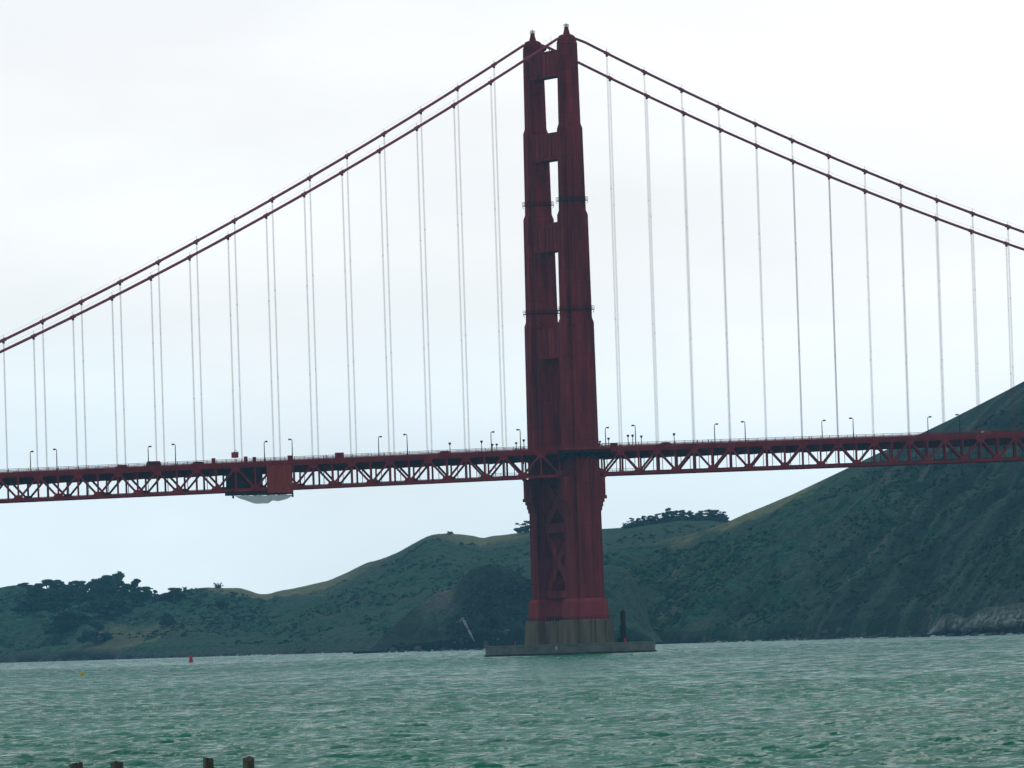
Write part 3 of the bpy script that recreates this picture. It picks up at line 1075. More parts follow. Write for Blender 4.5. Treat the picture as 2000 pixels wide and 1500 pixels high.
for sy in (-1, 1):
    y = sy * YN
    m = MB()
    for xa, xb in chord_runs():
        za, zb = zdeck(xa), zdeck(xb)
        m.bar((xa, y, za + 0.5), (xb, y, zb + 0.5), 0.9, 1.0)
        m.bar((xa, y, za + 1.04), (xb, y, zb + 1.04), 1.2, 0.08)
        m.bar((xa, y, za + 0.06), (xb, y, zb + 0.06), 1.15, 0.08)
        m.bar((xa, y, za + 8.95), (xb, y, zb + 8.95), 0.9, 0.9)
    tr = m.build('side_truss', REDT, bridge)
    for k in range(XL, XR + 1):
        if k == 0:
            continue
        s = 1 if k > 0 else -1
        x = hx(k)
        lows = [x - HALF, x + HALF]
        for xl in lows:
            if abs(xl) < OFF + HALF - 0.1 or xl < hx(XL) or xl > hx(XR):
                continue
            mm = MB().bar((x, y, zdeck(x) + 8.7), (xl, y, zdeck(xl) + 0.8), 0.62, 0.62, (0, 1, 0))
            mm.build('diagonal_member', REDT, tr)
        MB().bar((x, y, zdeck(x) + 1.0), (x, y, zdeck(x) + 8.6), 0.5, 0.62, (0, 1, 0)).build('vertical_member', REDT, tr)
        if k != XL or True:
            xm = x - s * HALF
            if hx(XL) <= xm <= hx(XR):
                MB().bar((xm, y, zdeck(xm) + 1.0), (xm, y, zdeck(xm) + 8.6), 0.5, 0.5, (0, 1, 0)).build('vertical_member', REDT, tr)
                g = MB()
                zz = zdeck(xm)
                g.add([(xm - 2.0, y - 0.36, zz + 0.9), (xm + 2.0, y - 0.36, zz + 0.9), (xm + 1.1, y - 0.36, zz + 2.3), (xm - 1.1, y - 0.36, zz + 2.3),
                       (xm - 2.0, y + 0.36, zz + 0.9), (xm + 2.0, y + 0.36, zz + 0.9), (xm + 1.1, y + 0.36, zz + 2.3), (xm - 1.1, y + 0.36, zz + 2.3)],
                      [(0, 1, 2, 3), (7, 6, 5, 4), (0, 4, 5, 1), (1, 5, 6, 2), (2, 6, 7, 3), (3, 7, 4, 0)])
                g.build('gusset_plate', REDT, tr)
        g = MB()
        zz = zdeck(x) + 8.5
        g.add([(x - 1.0, y - 0.36, zz - 1.3), (x + 1.0, y - 0.36, zz - 1.3), (x + 1.9, y - 0.36, zz), (x - 1.9, y - 0.36, zz),
               (x - 1.0, y + 0.36, zz - 1.3), (x + 1.0, y + 0.36, zz - 1.3), (x + 1.9, y + 0.36, zz), (x - 1.9, y + 0.36, zz)],
              [(0, 1, 2, 3), (7, 6, 5, 4), (0, 4, 5, 1), (1, 5, 6, 2), (2, 6, 7, 3), (3, 7, 4, 0)])
        g.build('gusset_plate', REDT, tr)

# floor beams, stringers, lateral bracing
for k2 in range(2 * XL, 2 * XR + 1):
    if k2 == 0:
        continue
    k = k2 / 2
    x = k * PITCH + (OFF if k > 0 else -OFF)
    z = zdeck(x)
    m = MB()
    m.box(x - 0.3, x + 0.3, -YN + 0.5, YN - 0.5, z + 6.3, z + 9.0)
    m.box(x - 0.45, x + 0.45, -YN + 0.5, YN - 0.5, z + 6.2, z + 6.32)
    m.build('floor_beam', REDT, bridge)
for k2 in range(2 * XL, 2 * XR):
    if k2 in (-1, 0):
        continue
    xa = k2 / 2 * PITCH + (OFF if k2 > 0 else -OFF)
    xb = (k2 + 1) / 2 * PITCH + (OFF if k2 + 1 > 0 else -OFF)
    za, zb = zdeck(xa), zdeck(xb)
    m = MB()
    s = 1 if k2 % 2 else -1
    m.bar((xa, -s * (YN - 0.6), za + 0.5), (xb, 0, zb + 0.5), 0.5, 0.5)
    m.bar((xa, s * (YN - 0.6), za + 0.5), (xb, 0, zb + 0.5), 0.5, 0.44)
    if k2 % 2 == 0:
        m.bar((xa, -YN + 0.6, za + 0.5), (xa, YN - 0.6, za + 0.5), 0.5, 0.6)
    m.build('lateral_brace', REDT, bridge)
m = MB()
for xa, xb in ((hx(XL), -9.5), (9.5, hx(XR))):
    m.bar((xa, 6.0, zdeck(xa) + 1.5), (xb, 6.0, zdeck(xb) + 1.5), 0.25, 0.2)
    n = int((xb - xa) / 3.81)
    for i in range(n + 1):
        x = xa + (xb - xa) * i / n
        m.box(x - 0.09, x + 0.09, 5.91, 6.09, zdeck(x) + 1.5, zdeck(x) + 6.4)
m.build('traveller_rail', DARKS, bridge)
m = MB()
for xa, xb in ((hx(XL), 0), (0, hx(XR))):
    for yy in (-9, -6, -3, 0, 3, 6, 9):
        m.bar((xa, yy, zdeck(xa) + 9.2), (xb, yy, zdeck(xb) + 9.2), 0.3, 0.6)
m.build('stringer_set', REDT, bridge)
m = MB()
for xa, xb in ((hx(XL), 0), (0, hx(XR))):
    m.bar((xa, 0, zdeck(xa) + 9.75), (xb, 0, zdeck(xb) + 9.75), 19.4, 0.4)
m.build('roadway_slab', ASPH, bridge)
for sy in (-1, 1):
    m = MB()
    for xa, xb in ((hx(XL), -8.4), (8.4, hx(XR))):
        m.bar((xa, sy * 12.0, zdeck(xa) + 9.95), (xb, sy * 12.0, zdeck(xb) + 9.95), 4.4, 0.4)
        m.bar((xa, sy * 14.35, zdeck(xa) + 9.92), (xb, sy * 14.35, zdeck(xb) + 9.92), 0.3, 1.05)      # fascia
        m.bar((xa, sy * 14.38, zdeck(xa) + 10.42), (xb, sy * 14.38, zdeck(xb) + 10.42), 0.5, 0.12)
    m.build('sidewalk', REDT, bridge)
    # railing
    r = MB()
    for xa, xb in ((hx(XL), -8.4), (8.4, hx(XR))):
        for hz, w in ((11.6, 0.14), (10.75, 0.08), (11.2, 0.05)):
            r.bar((xa, sy * 14.4, zdeck(xa) + hz), (xb, sy * 14.4, zdeck(xb) + hz), w, w)
        n = int((xb - xa) / 0.635)
        for i in range(n + 1):
            x = xa + (xb - xa) * i / n
            big = i % 6 == 0
            w = 0.2 if big else 0.05
            r.box(x - w / 2, x + w / 2, sy * 14.4 - w / 2, sy * 14.4 + w / 2, zdeck(x) + 10.4, zdeck(x) + (11.68 if big else 11.6))
    r.build('railing', DARKS if sy > 0 else REDT, bridge)
    # inner barrier between road and sidewalk
    b = MB()
    for xa, xb in ((hx(XL), 0), (0, hx(XR))):
        b.bar((xa, sy * 9.7, zdeck(xa) + 10.75), (xb, sy * 9.7, zdeck(xb) + 10.75), 0.12, 0.25)
        n = int((xb - xa) / 3.81)
        for i in range(n + 1):
            x = xa + (xb - xa) * i / n
            b.box(x - 0.08, x + 0.08, sy * 9.7 - 0.08, sy * 9.7 + 0.08, zdeck(x) + 9.9, zdeck(x) + 10.75)
    b.build('barrier_rail', REDT, bridge)
    # sidewalk going round the outside of the tower leg, on dark brackets
    z = zdeck(0)
    w = MB()
    ya, yb, yc = sy * 11.0, sy * 18.0, sy * 20.6
    for xa, xb in ((-9.4, -6.4), (6.4, 9.4)):
        w.box(xa, xb, min(ya, yc), max(ya, yc), z + 9.5, z + 10.35)
    w.box(-6.4, 6.4, min(yb, yc), max(yb, yc), z + 9.5, z + 10.35)
    for hz in (10.9, 11.5):
        w.bar((-9.4, yc, z + hz), (9.4, yc, z + hz), 0.12, 0.12)
        for xx in (-9.4, 9.4):
            w.bar((xx, sy * 14.3, z + hz), (xx, yc, z + hz), 0.12, 0.12)
    for i in range(16):
        x = -9.4 + 18.8 * i / 15
        w.bar((x, yc, z + 10.35), (x, yc, z + 11.5), 0.12, 0.12)
    w.build('tower_walkway', REDT, bridge)
    br = MB()
    for x in (-9.0, -6.9, -4.6, -2.3, 0, 2.3, 4.6, 6.9, 9.0):
        y0 = sy * (17.3 if abs(x) < 6 else 14.5)
        br.add([(x - 0.25, y0, z + 9.5), (x - 0.25, yc * 0.99, z + 9.5), (x - 0.25, yc * 0.99, z + 8.6), (x - 0.25, y0, z + 5.6),
                (x + 0.25, y0, z + 9.5), (x + 0.25, yc * 0.99, z + 9.5), (x + 0.25, yc * 0.99, z + 8.6), (x + 0.25, y0, z + 5.6)],
               [(0, 1, 2, 3), (7, 6, 5, 4), (0, 4, 5, 1), (1, 5, 6, 2), (2, 6, 7, 3), (3, 7, 4, 0)])
    br.bar((-9.2, sy * 20.2, z + 8.9), (9.2, sy * 20.2, z + 8.9), 0.3, 1.0)
    br.bar((-9.2, sy * 18.4, z + 7.6), (9.2, sy * 18.4, z + 7.6), 0.3, 0.8)
    br.build('walkway_bracket', DARKS, bridge)
# traveller catwalk under the deck beside the tower
m = MB()
for x0, x1 in ((-33, -10), (10, 33)):
    z = zdeck((x0 + x1) / 2)
    m.box(x0, x1, 3.0, 4.4, z + 1.3, z + 1.45)
    for hz in (1.9, 2.5):
        m.bar((x0, 3.0, z + hz), (x1, 3.0, z + hz), 0.1, 0.1)
        m.bar((x0, 4.4, z + hz), (x1, 4.4, z + hz), 0.1, 0.1)
    for i in range(9):
        x = x0 + (x1 - x0) * i / 8
        m.bar((x, 3.0, z + 1.4), (x, 3.0, z + 2.5), 0.1, 0.1)
m.build('inspection_catwalk', REDT, bridge)
# inspection gear on the top strut
m = MB()
m.bar((0.5, 1.5, 220.8), (0.5, 1.5, 223.2), 0.25, 0.25)
m.build('whip_antenna', DARKS, bridge).data.update()
w = MB().tube([(0.0, -1.0, 220.9), (0.0, -1.0, 226.2)], 0.06, 6)
w.build('whip_antenna', DARKS, bridge)
dm = MB()
dc = Vector((-0.8, 3.2, 222.4))
nrm = Vector((-0.455, -0.89, 0.05)).normalized()
sx_ = nrm.cross(Vector((0, 0, 1))).normalized()
sz_ = sx_.cross(nrm)
dm.loft([[tuple(dc + nrm * dpt + sx_ * (r * math.cos(2 * math.pi * k / 16)) + sz_ * (r * math.sin(2 * math.pi * k / 16))) for k in range(16)] for r, dpt in ((0.15, -0.5), (0.7, -0.3), (1.0, 0.0), (0.95, 0.02), (0.6, -0.2), (0.1, -0.35))])
dm.bar((dc.x, dc.y + 0.3, 220.8), (dc.x, dc.y + 0.3, 222.4), 0.25, 0.25)
tag(dm.build('satellite_dish', DARKS), 'dark round dish antenna standing on the top strut between the tower heads', 'dish antenna')

# ------------------------------------------------------------------ pier and fender
pier = tag(empty('bridge_pier', (0, 0, 0)), 'stained brown concrete pier under the red bridge tower', 'pier')
for sy in (-1, 1):
    cy = sy * YN
    m = MB()
    m.loft([cross(0, cy, 17.8, 13.6, 2.6, 1.1, -4), cross(0, cy, 17.5, 13.3, 2.6, 1.1, 3.5), cross(0, cy, 16.6, 12.5, 2.6, 1.1, 12.2), cross(0, cy, 16.2, 12.1, 2.6, 1.1, 12.6)])
    for q in (-1, 1):
        for fx in (-5.2, -0.9, 0.9, 5.2):
            yb = cy + q * 6.3
            m.box(fx - 0.35, fx + 0.35, yb - 0.75, yb + 0.75, -4, 12.3)
    m.build('pier_block', CONC, pier)
    r = MB()
    for hz in (13.2, 13.7):
        r.bar((-8.1, cy - 6.1, hz), (8.1, cy - 6.1, hz), 0.1, 0.1)
        r.bar((-8.1, cy - 6.1, hz), (-8.1, cy + 6.1, hz), 0.1, 0.1)
        r.bar((8.1, cy - 6.1, hz), (8.1, cy + 6.1, hz), 0.1, 0.1)
        r.bar((-8.1, cy + 6.1, hz), (8.1, cy + 6.1, hz), 0.1, 0.1)
    for i in range(10):
        f = -8.1 + 16.2 * i / 9
        for yy in (-6.1, 6.1):
            r.bar((f, cy + yy, 12.5), (f, cy + yy, 13.8), 0.1, 0.1)
        g = -6.1 + 12.2 * i / 9
        for xx in (-8.1, 8.1):
            r.bar((xx, cy + g, 12.5), (xx, cy + g, 13.8), 0.1, 0.1)
    r.build('pier_railing', DARKS, pier)
m = MB().box(-5.6, 5.6, -8.2, 8.2, -4, 12.35)
m.build('connecting_wall', CONC, pier)
m = MB()
for i in range(7):
    m.bar((-5.2, -6.6 + i * 2.2, 12.4), (-5.2, -6.6 + i * 2.2, 14.2), 0.35, 0.35)
m.bar((-5.2, -6.8, 14.0), (-5.2, 6.8, 14.0), 0.3, 0.3)
m.bar((-5.2, -6.8, 13.2), (-5.2, 6.8, 13.2), 0.2, 0.2)
m.build('pier_railing', DARKS, pier)

fender = MB()


def sup(a, b, e, z, n=96):
    out = []
    for k in range(n):
        t = 2 * math.pi * k / n
        c, s = math.cos(t), math.sin(t)
        out.append((a * math.copysign(abs(c) ** e, c), b * math.copysign(abs(s) ** e, s), z))
    return out


A_, B_ = 23.6, 47.0
fender.loft([sup(A_ + 0.5, B_ + 0.5, 0.9, -4), sup(A_ + 0.4, B_ + 0.4, 0.9, 0.3), sup(A_, B_, 0.9, 0.6), sup(A_, B_, 0.9, 3.4), sup(A_ + 0.25, B_ + 0.25, 0.9, 3.45),
             sup(A_ + 0.25, B_ + 0.25, 0.9, 3.95), sup(A_ - 3.2, B_ - 3.2, 0.9, 3.95), sup(A_ - 3.2, B_ - 3.2, 0.9, -4)], False)
fo = tag(fender.build('fender_ring', FEND), 'low grey concrete fender ring in the water around the tower pier', 'fender')


tb = MB()
tb.loft([sup(A_ + 0.62, B_ + 0.62, 0.9, -3), sup(A_ + 0.55, B_ + 0.55, 0.9, 0.55), sup(A_ + 0.2, B_ + 0.2, 0.9, 0.75)], False)
tb.build('tide_band', mat_mottled('algae', (0.03, 0.04, 0.028), (0.07, 0.085, 0.06), 0.5, 0.9), fo)


def fender_pt(ang, off=0.0):
    c, s = math.cos(ang), math.sin(ang)
    return Vector(((A_ + off) * math.copysign(abs(c) ** 0.9, c), (B_ + off) * math.copysign(abs(s) ** 0.9, s), 0))


def px_of(p):
    d = np.array(p, float) - CAMP
    z = d @ _fw
    return 1000 + FPX * (d @ R2) / z, 750 - FPX * (d @ U2) / z


def fender_at(u):
    best = min((abs(px_of(fender_pt(a, 0.1))[0] - u), a) for a in np.linspace(-math.pi, 0, 1500) if fender_pt(a).dot(Vector((-0.455, -0.89, 0))) > 0)
    return best[1]


a = fender_at(1088)
p = fender_pt(a, 0.0)
tng = (fender_pt(a + 0.01) - fender_pt(a - 0.01)).normalized()
nn = Vector((tng.y, -tng.x, 0))
if nn.dot(p) < 0:
    nn = -nn
s = MB().bar(p + nn * 0.35 - tng * 0.55 + Vector((0, 0, 2.6)), p + nn * 0.35 + tng * 0.55 + Vector((0, 0, 2.6)), 0.12, 1.2)
so = s.build('sign_board', WHITE, fo)
g = MB()
for q in (-0.2, 0.15):
    g.bar(p + nn * 0.43 - tng * 0.3 + Vector((0, 0, 2.6 + q)), p + nn * 0.43 + tng * 0.3 + Vector((0, 0, 2.6 + q)), 0.05, 0.14)
g.build('sign_marking', DARKS, so)


def place_fender_thing(u):
    a = fender_at(u)
    q = fender_pt(a, -1.5)
    return (q.x, q.y, 3.95)


for u, h, lab in ((994, 3.3, 'slim red marker post standing on the left part of the fender ring'), (1225.5, 3.0, 'stout red marker drum on the fender ring beside the dark navigation tower')):
    m = MB()
    if h > 3.1:
        m.lathe([(0.55, 0), (0.55, 0.3), (0.22, 0.35), (0.2, 1.6), (0.45, 1.7), (0.45, 2.7), (0.1, 2.9)], 12)
    else:
        m.lathe([(0.8, 0), (0.85, 0.4), (0.7, 0.5), (0.75, 2.2), (0.8, 2.4), (0.4, 2.9)], 12)
    o = m.build('channel_marker', BUOYR, None, loc=place_fender_thing(u))
    o.scale = (0.5, 0.5, 0.5)
    tag(o, lab, 'marker')

# dark navigation tower right of the pier
nt = tag(empty('navigation_tower', (11.6, -20.6, 0)), 'slender dark navigation tower standing right of the concrete pier', 'tower')
MB().lathe([(1.15, -4), (1.15, 9.2), (1.3, 9.3), (1.3, 9.9), (0.95, 10.0)], 16).build('shaft', DARKC, nt)
MB().box(-1.5, 1.3, -1.5, 1.5, -4, 5.2).build('base', DARKC, nt)
m = MB().lathe([(0.9, 10.0), (0.9, 14.3), (1.05, 14.4), (1.05, 14.9), (0.3, 15.6)], 14)
m.build('lantern_room', DARKS, nt)
MB().tube([(0, 0, 15.5), (0, 0, 17.0)], 0.08, 6).build('mast', DARKS, nt)

# ------------------------------------------------------------------ maintenance enclosure under the deck
enc = tag(empty('work_enclosure', (-127.4, 0, zdeck(-127.4))), 'maintenance enclosure with a red corrugated front panel hung under the deck', 'work platform')
m = MB()
n = 34
x0, x1 = 0.8, 10.9
pts0, pts1 = [], []
for i in range(n + 1):
    x = x0 + (x1 - x0) * i / n
    yy = -15.05 - (0.22 if i % 3 == 0 else 0)
    pts0.append((x, yy, -0.9))
    pts1.append((x, yy, 8.75))
b = len(m.v)
m.v += pts0 + pts1 + [(p[0], p[1] + 0.35, p[2]) for p in pts0] + [(p[0], p[1] + 0.35, p[2]) for p in pts1]
k = n + 1
for i in range(n):
    m.f += [(b + i, b + i + 1, b + k + i + 1, b + k + i), (b + 2 * k + i + 1, b + 2 * k + i, b + 3 * k + i, b + 3 * k + i + 1)]
m.f += [(0, k, 3 * k, 2 * k), (n, 2 * k + n, 3 * k + n, k + n)]
m.build('corrugated_panel', REDB, enc)
m = MB()
m.box(-12.4, 0.0, -12.9, -12.7, -0.4, 9.0)
m.box(-12.4, -12.2, -12.7, -9.0, -0.4, 9.0)
m.box(-12.4, 0.0, -9.0, -8.8, -0.4, 9.0)
m.build('shroud_wall', DARKS, enc)
m = MB()
m.box(-12.6, 11.2, -14.4, -13.9, -1.5, -0.35)
m.box(-12.6, 11.2, -8.6, -8.1, -1.5, -0.35)
for i in range(9):
    x = -12.4 + i * 2.9
    m.box(x - 0.2, x + 0.2, -14.3, -8.2, -1.3, -0.5)
for x in (-12.4, -4.0, 1.2, 5.5, 10.9):
    m.box(x - 0.3, x + 0.3, -14.8, -14.4, -2.6, 0.2)
m.build('support_frame', DARKS, enc)
tp = MB()
nx, ny = 40, 18
rows = []
for j in range(ny + 1):
    fy = j / ny
    for i in range(nx + 1):
        fx = i / nx
        x = -13.0 + 23.2 * fx
        drop = 3.4 * math.sin(math.pi * fx) ** 0.75 - 1.0 * math.exp(-((fx - 0.64) / 0.06) ** 2) + 0.15 * math.sin(fx * 23)
        edge = 0.35 * abs(math.sin(fx * math.pi * 4.5))
        tp.v.append((x, -14.95 - 2.4 * fy ** 0.8 + 0.22 * math.sin(fx * 31 + fy * 7) + 0.18 * math.sin(fx * 17 - fy * 9), -1.45 - max(drop, 0.05) * fy - edge * (1 - fy)))
for j in range(ny):
    for i in range(nx):
        q = j * (nx + 1) + i
        tp.f.append((q, q + nx + 1, q + nx + 2, q + 1))
to = tp.build('tarpaulin', TARP, None, True, (-127.4, 0, zdeck(-127.4)))
tag(to, 'white tarpaulin sagging below the red maintenance enclosure', 'tarpaulin')


# boxes on the sidewalk and around one suspender
def deck_x(u, y):
    """position along the deck of photo column u on the line at y, at railing height"""
    lo, hi = -300.0, 260.0
    for _ in range(50):
        mid = (lo + hi) / 2
        if px_of((mid, y, zdeck(mid) + 11))[0] < u:
            lo = mid
        else:
            hi = mid
    return (lo + hi) / 2


def crate(u, w, z0, h, d, y, lab, name='utility_box'):
    x = deck_x(u, y)
    o = tag(empty(name, (x, y, zdeck(x) + z0)), lab, 'box')
    MB().box(-w / 2, w / 2, -d / 2, d / 2, 0, h - 0.12).build('body', REDB if z0 > 11 else REDT, o)
    m = MB().box(-w / 2 - 0.08, w / 2 + 0.08, -d / 2 - 0.08, d / 2 + 0.08, h - 0.12, h)
    m.build('lid', REDT, o)
    MB().box(-0.12 * w, 0.12 * w, -d / 2 - 0.06, -d / 2, h * 0.45, h * 0.6).build('latch', DARKS, o)
    return o


x8 = hx(-9)
o = tag(empty('access_cage', (x8, -YN, zdeck(x8) + 12.1)), 'small red work box clamped round a suspender above the enclosure', 'work box')
m = MB()
m.box(-0.95, 0.95, -1.0, -0.85, 0, 2.0)
m.box(-0.95, 0.95, 0.85, 1.0, 0, 2.0)
m.box(-0.95, -0.8, -0.85, 0.85, 0, 2.0)
m.box(0.8, 0.95, -0.85, 0.85, 0, 2.0)
m.build('body', REDB, o)
m = MB()
for xx in (-0.6, 0.6):
    m.bar((xx, -0.9, 2.0), (0, -0.3, 3.0), 0.1, 0.1)
m.box(-1.05, 1.05, -1.05, -0.9, 1.9, 2.05)
m.build('yoke', DARKS, o)
crate(417, 1.1, 10.2, 2.1, 1.0, -13.6, 'narrow red box on the walkway left of the suspender work box')
crate(480, 1.0, 10.2, 2.2, 1.0, -13.6, 'narrow red box on the walkway right of the suspender work box')
crate(497, 1.0, 10.2, 1.9, 1.0, -13.6, 'narrow red box beside the lamp post just left of the corrugated panel')
crate(566, 1.3, 10.2, 1.9, 1.0, -13.6, 'red box at the foot of the lamp post above the corrugated panel')
crate(663, 2.9, 10.2, 2.15, 1.4, -13.6, 'long red box on the walkway right of the enclosure')
crate(1199, 2.6, 10.2, 1.5, 1.2, -13.6, 'long low red box on the walkway just right of the tower')


# ------------------------------------------------------------------ lamps
def bridge_lamp():
    o = empty('street_lamp')
    H = 7.6
    MB().lathe([(0.30, 0), (0.30, 0.9), (0.2, 1.0), (0.14, H - 0.5)], 8).build('post', DARKS, o)
    pts = [(0, 0, H - 0.6)]
    for i in range(7):
        a = math.pi / 2 * i / 6
        pts.append((0, 0.7 * (1 - math.cos(a)), H - 0.5 + 0.7 * math.sin(a)))
    pts.append((0, 1.6, H + 0.25))
    MB().tube(pts, 0.13, 8).build('arm', DARKS, o)
    m = MB()
    m.loft([[(x, y, z) for x, y, z in ((-0.3 * k, 1.2 + q, H + 0.05), (0.3 * k, 1.2 + q, H + 0.05), (0.3 * k, 1.2 + q, H + 0.05 + 0.42 * k), (-0.3 * k, 1.2 + q, H + 0.05 + 0.42 * k))]
            for q, k in ((0, 0.5), (0.3, 1.0), (1.2, 1.0), (1.5, 0.6))])
    h = m.build('lamp_head', DARKS, o)
    MB().box(-0.22, 0.22, 1.55, 2.4, H - 0.08, H + 0.04).build('lens', LENS, h)
    return o


def copy_tree(o, parent=None):
    c = o.copy()
    COL.objects.link(c)
    if parent is not None:
        c.parent = parent
        c.matrix_parent_inverse = o.matrix_parent_inverse.copy()
    for ch in [x for x in bpy.data.objects if x.parent is o]:
        copy_tree(ch, c)
    return c


ORD = ['first', 'second', 'third', 'fourth', 'fifth']
proto = bridge_lamp()
first = True
for side, yy, rz, armtxt in ((-1, -11.9, 0.0, 'left'), (1, 11.9, math.pi, 'right')):
    for s in (-1, 1):
        for j in range(5):
            x = s * (22.86 + 45.72 * j) + (1.0 if s > 0 else -0.5)
            u = px_of((x, yy, zdeck(x) + 17))[0]
            if u < -250 or u > 2250:
                continue
            o = proto if first else copy_tree(proto)
            first = False
            o.location = (x, yy, zdeck(x) + 10.1)
            o.rotation_euler = (0, 0, rz)
            wh = 'left' if s < 0 else 'right'
            tag(o, 'street lamp with its arm pointing %s, %s such lamp %s of the tower' % (armtxt, ORD[j], wh), 'street lamp', 'street lamps along the bridge deck')


def flood_post():
    o = empty('floodlight_post')
    MB().lathe([(0.22, 0), (0.16, 0.5), (0.13, 3.3)], 8).build('post', DARKS, o)
    m = MB().lathe([(0.14, 3.3), (0.45, 3.75), (0.5, 4.15), (0.42, 4.3)], 10)
    m.build('lamp_head', DARKS, o)
    return o


proto = flood_post()
FL = [(879, -13.2, 0.95, 'short post lamp standing alone well left of the tower'),
      (941, -13.2, 1.0, 'short post lamp left of the paired post lamps by the tower'),
      (962, 13.2, 0.8, 'left one of the two paired short post lamps left of the tower'),
      (970.5, 13.2, 0.8, 'right one of the two paired short post lamps left of the tower'),
      (1008.5, 13.2, 0.85, 'short post lamp touching the tall lamp left of the tower'),
      (1023.5, -13.2, 0.95, 'short post lamp closest to the left side of the tower'),
      (1172, 13.2, 0.7, 'short post lamp closest to the right side of the tower'),
      (1189, 13.2, 0.95, 'thin short post lamp between the two tall lamps right of the tower'),
      (1227, -13.2, 1.0, 'left one of the two paired short post lamps right of the tower'),
      (1236, -13.2, 1.0, 'right one of the two paired short post lamps right of the tower'),
      (1253, -13.2, 0.9, 'short post lamp just right of the tall lamp right of the tower'),
      (1317, -13.2, 1.0, 'short post lamp standing alone well right of the tower')]
for i, (u, yy, sc, lab) in enumerate(FL):
    o = proto if i == 0 else copy_tree(proto)
    x = deck_x(u, yy)
    o.location = (x, yy, zdeck(x) + 10.2)
    o.scale = (1, 1, sc)
    tag(o, lab, 'post lamp', 'short post lamps beside the tower')


# ------------------------------------------------------------------ cars and walkers on the deck
def car(u, y, colour, lab, name='parked_car', h=1.5, ln=4.4, cab=(0.22, 0.86)):
    x = deck_x(u, y)
    o = tag(empty(name, (x, y, zdeck(x) + 9.96)), lab, 'car' if h < 1.9 else 'van')
    body = m_plain('car_paint', colour, 0.35)
    w = 0.9
    L2 = ln / 2
    m = MB()
    prof = [(-L2, 0.35), (-L2, 0.8), (-L2 + ln * cab[0] * 0.5, 0.92), (L2 - ln * 0.2, 0.95), (L2 - 0.1, 0.8), (L2, 0.4)]
    m.loft([[(px, yy, pz) for px, pz in prof] for yy in (-w, w)])
    xa, xb = -L2 + ln * cab[0], -L2 + ln * cab[1]
    m.loft([[(xa - 0.5, q * w, 0.9), (xa, q * w * 0.85, h), (xb - 0.35, q * w * 0.85, h), (xb + 0.25, q * w, 0.9)] for q in (-1, 1)])
    m.build('body', body, o)
    g = MB()
    for q in (-1, 1):
        g.add([(xa - 0.2, q * w * 0.985, 1.0), (xa + 0.1, q * w * 0.91, h - 0.14), (xb - 0.45, q * w * 0.91, h - 0.14), (xb, q * w * 0.985, 1.0)], [(0, 1, 2, 3) if q > 0 else (3, 2, 1, 0)])
    g.build('window', GLASSD, o)
    for sx in (-1, 1):
        for q in (-1, 1):
            t = MB()
            t.tube([(sx * ln * 0.3, q * (w - 0.18), 0.33), (sx * ln * 0.3, q * (w + 0.03), 0.33)], 0.33, 12)
            t.build('wheel', RUBBER, o)
    return o


car(238, -7.5, (0.03, 0.03, 0.035), 'dark car behind the railing at the far left of the deck')
car(300, -7.5, (0.05, 0.06, 0.07), 'dark grey van behind the railing near the second lamp pair from the left', 'delivery_van', 2.3, 5.4, (0.1, 0.97))
car(386, -7.0, (0.10, 0.02, 0.02), 'dark red car behind the railing left of the narrow red boxes')
car(868, -7.0, (0.03, 0.04, 0.07), 'dark blue car on the deck beside the lone short post lamp')
car(1163, -12.0, (0.7, 0.7, 0.7), 'small white utility van parked on the walkway by the right of the tower', 'utility_van', 2.0, 4.0, (0.12, 0.95))
car(1300, -7.0, (0.04, 0.04, 0.045), 'dark car on the deck left of the lone short post lamp right of the tower')
car(1925, -7.0, (0.75, 0.75, 0.75), 'white car on the deck in front of the right hillside')


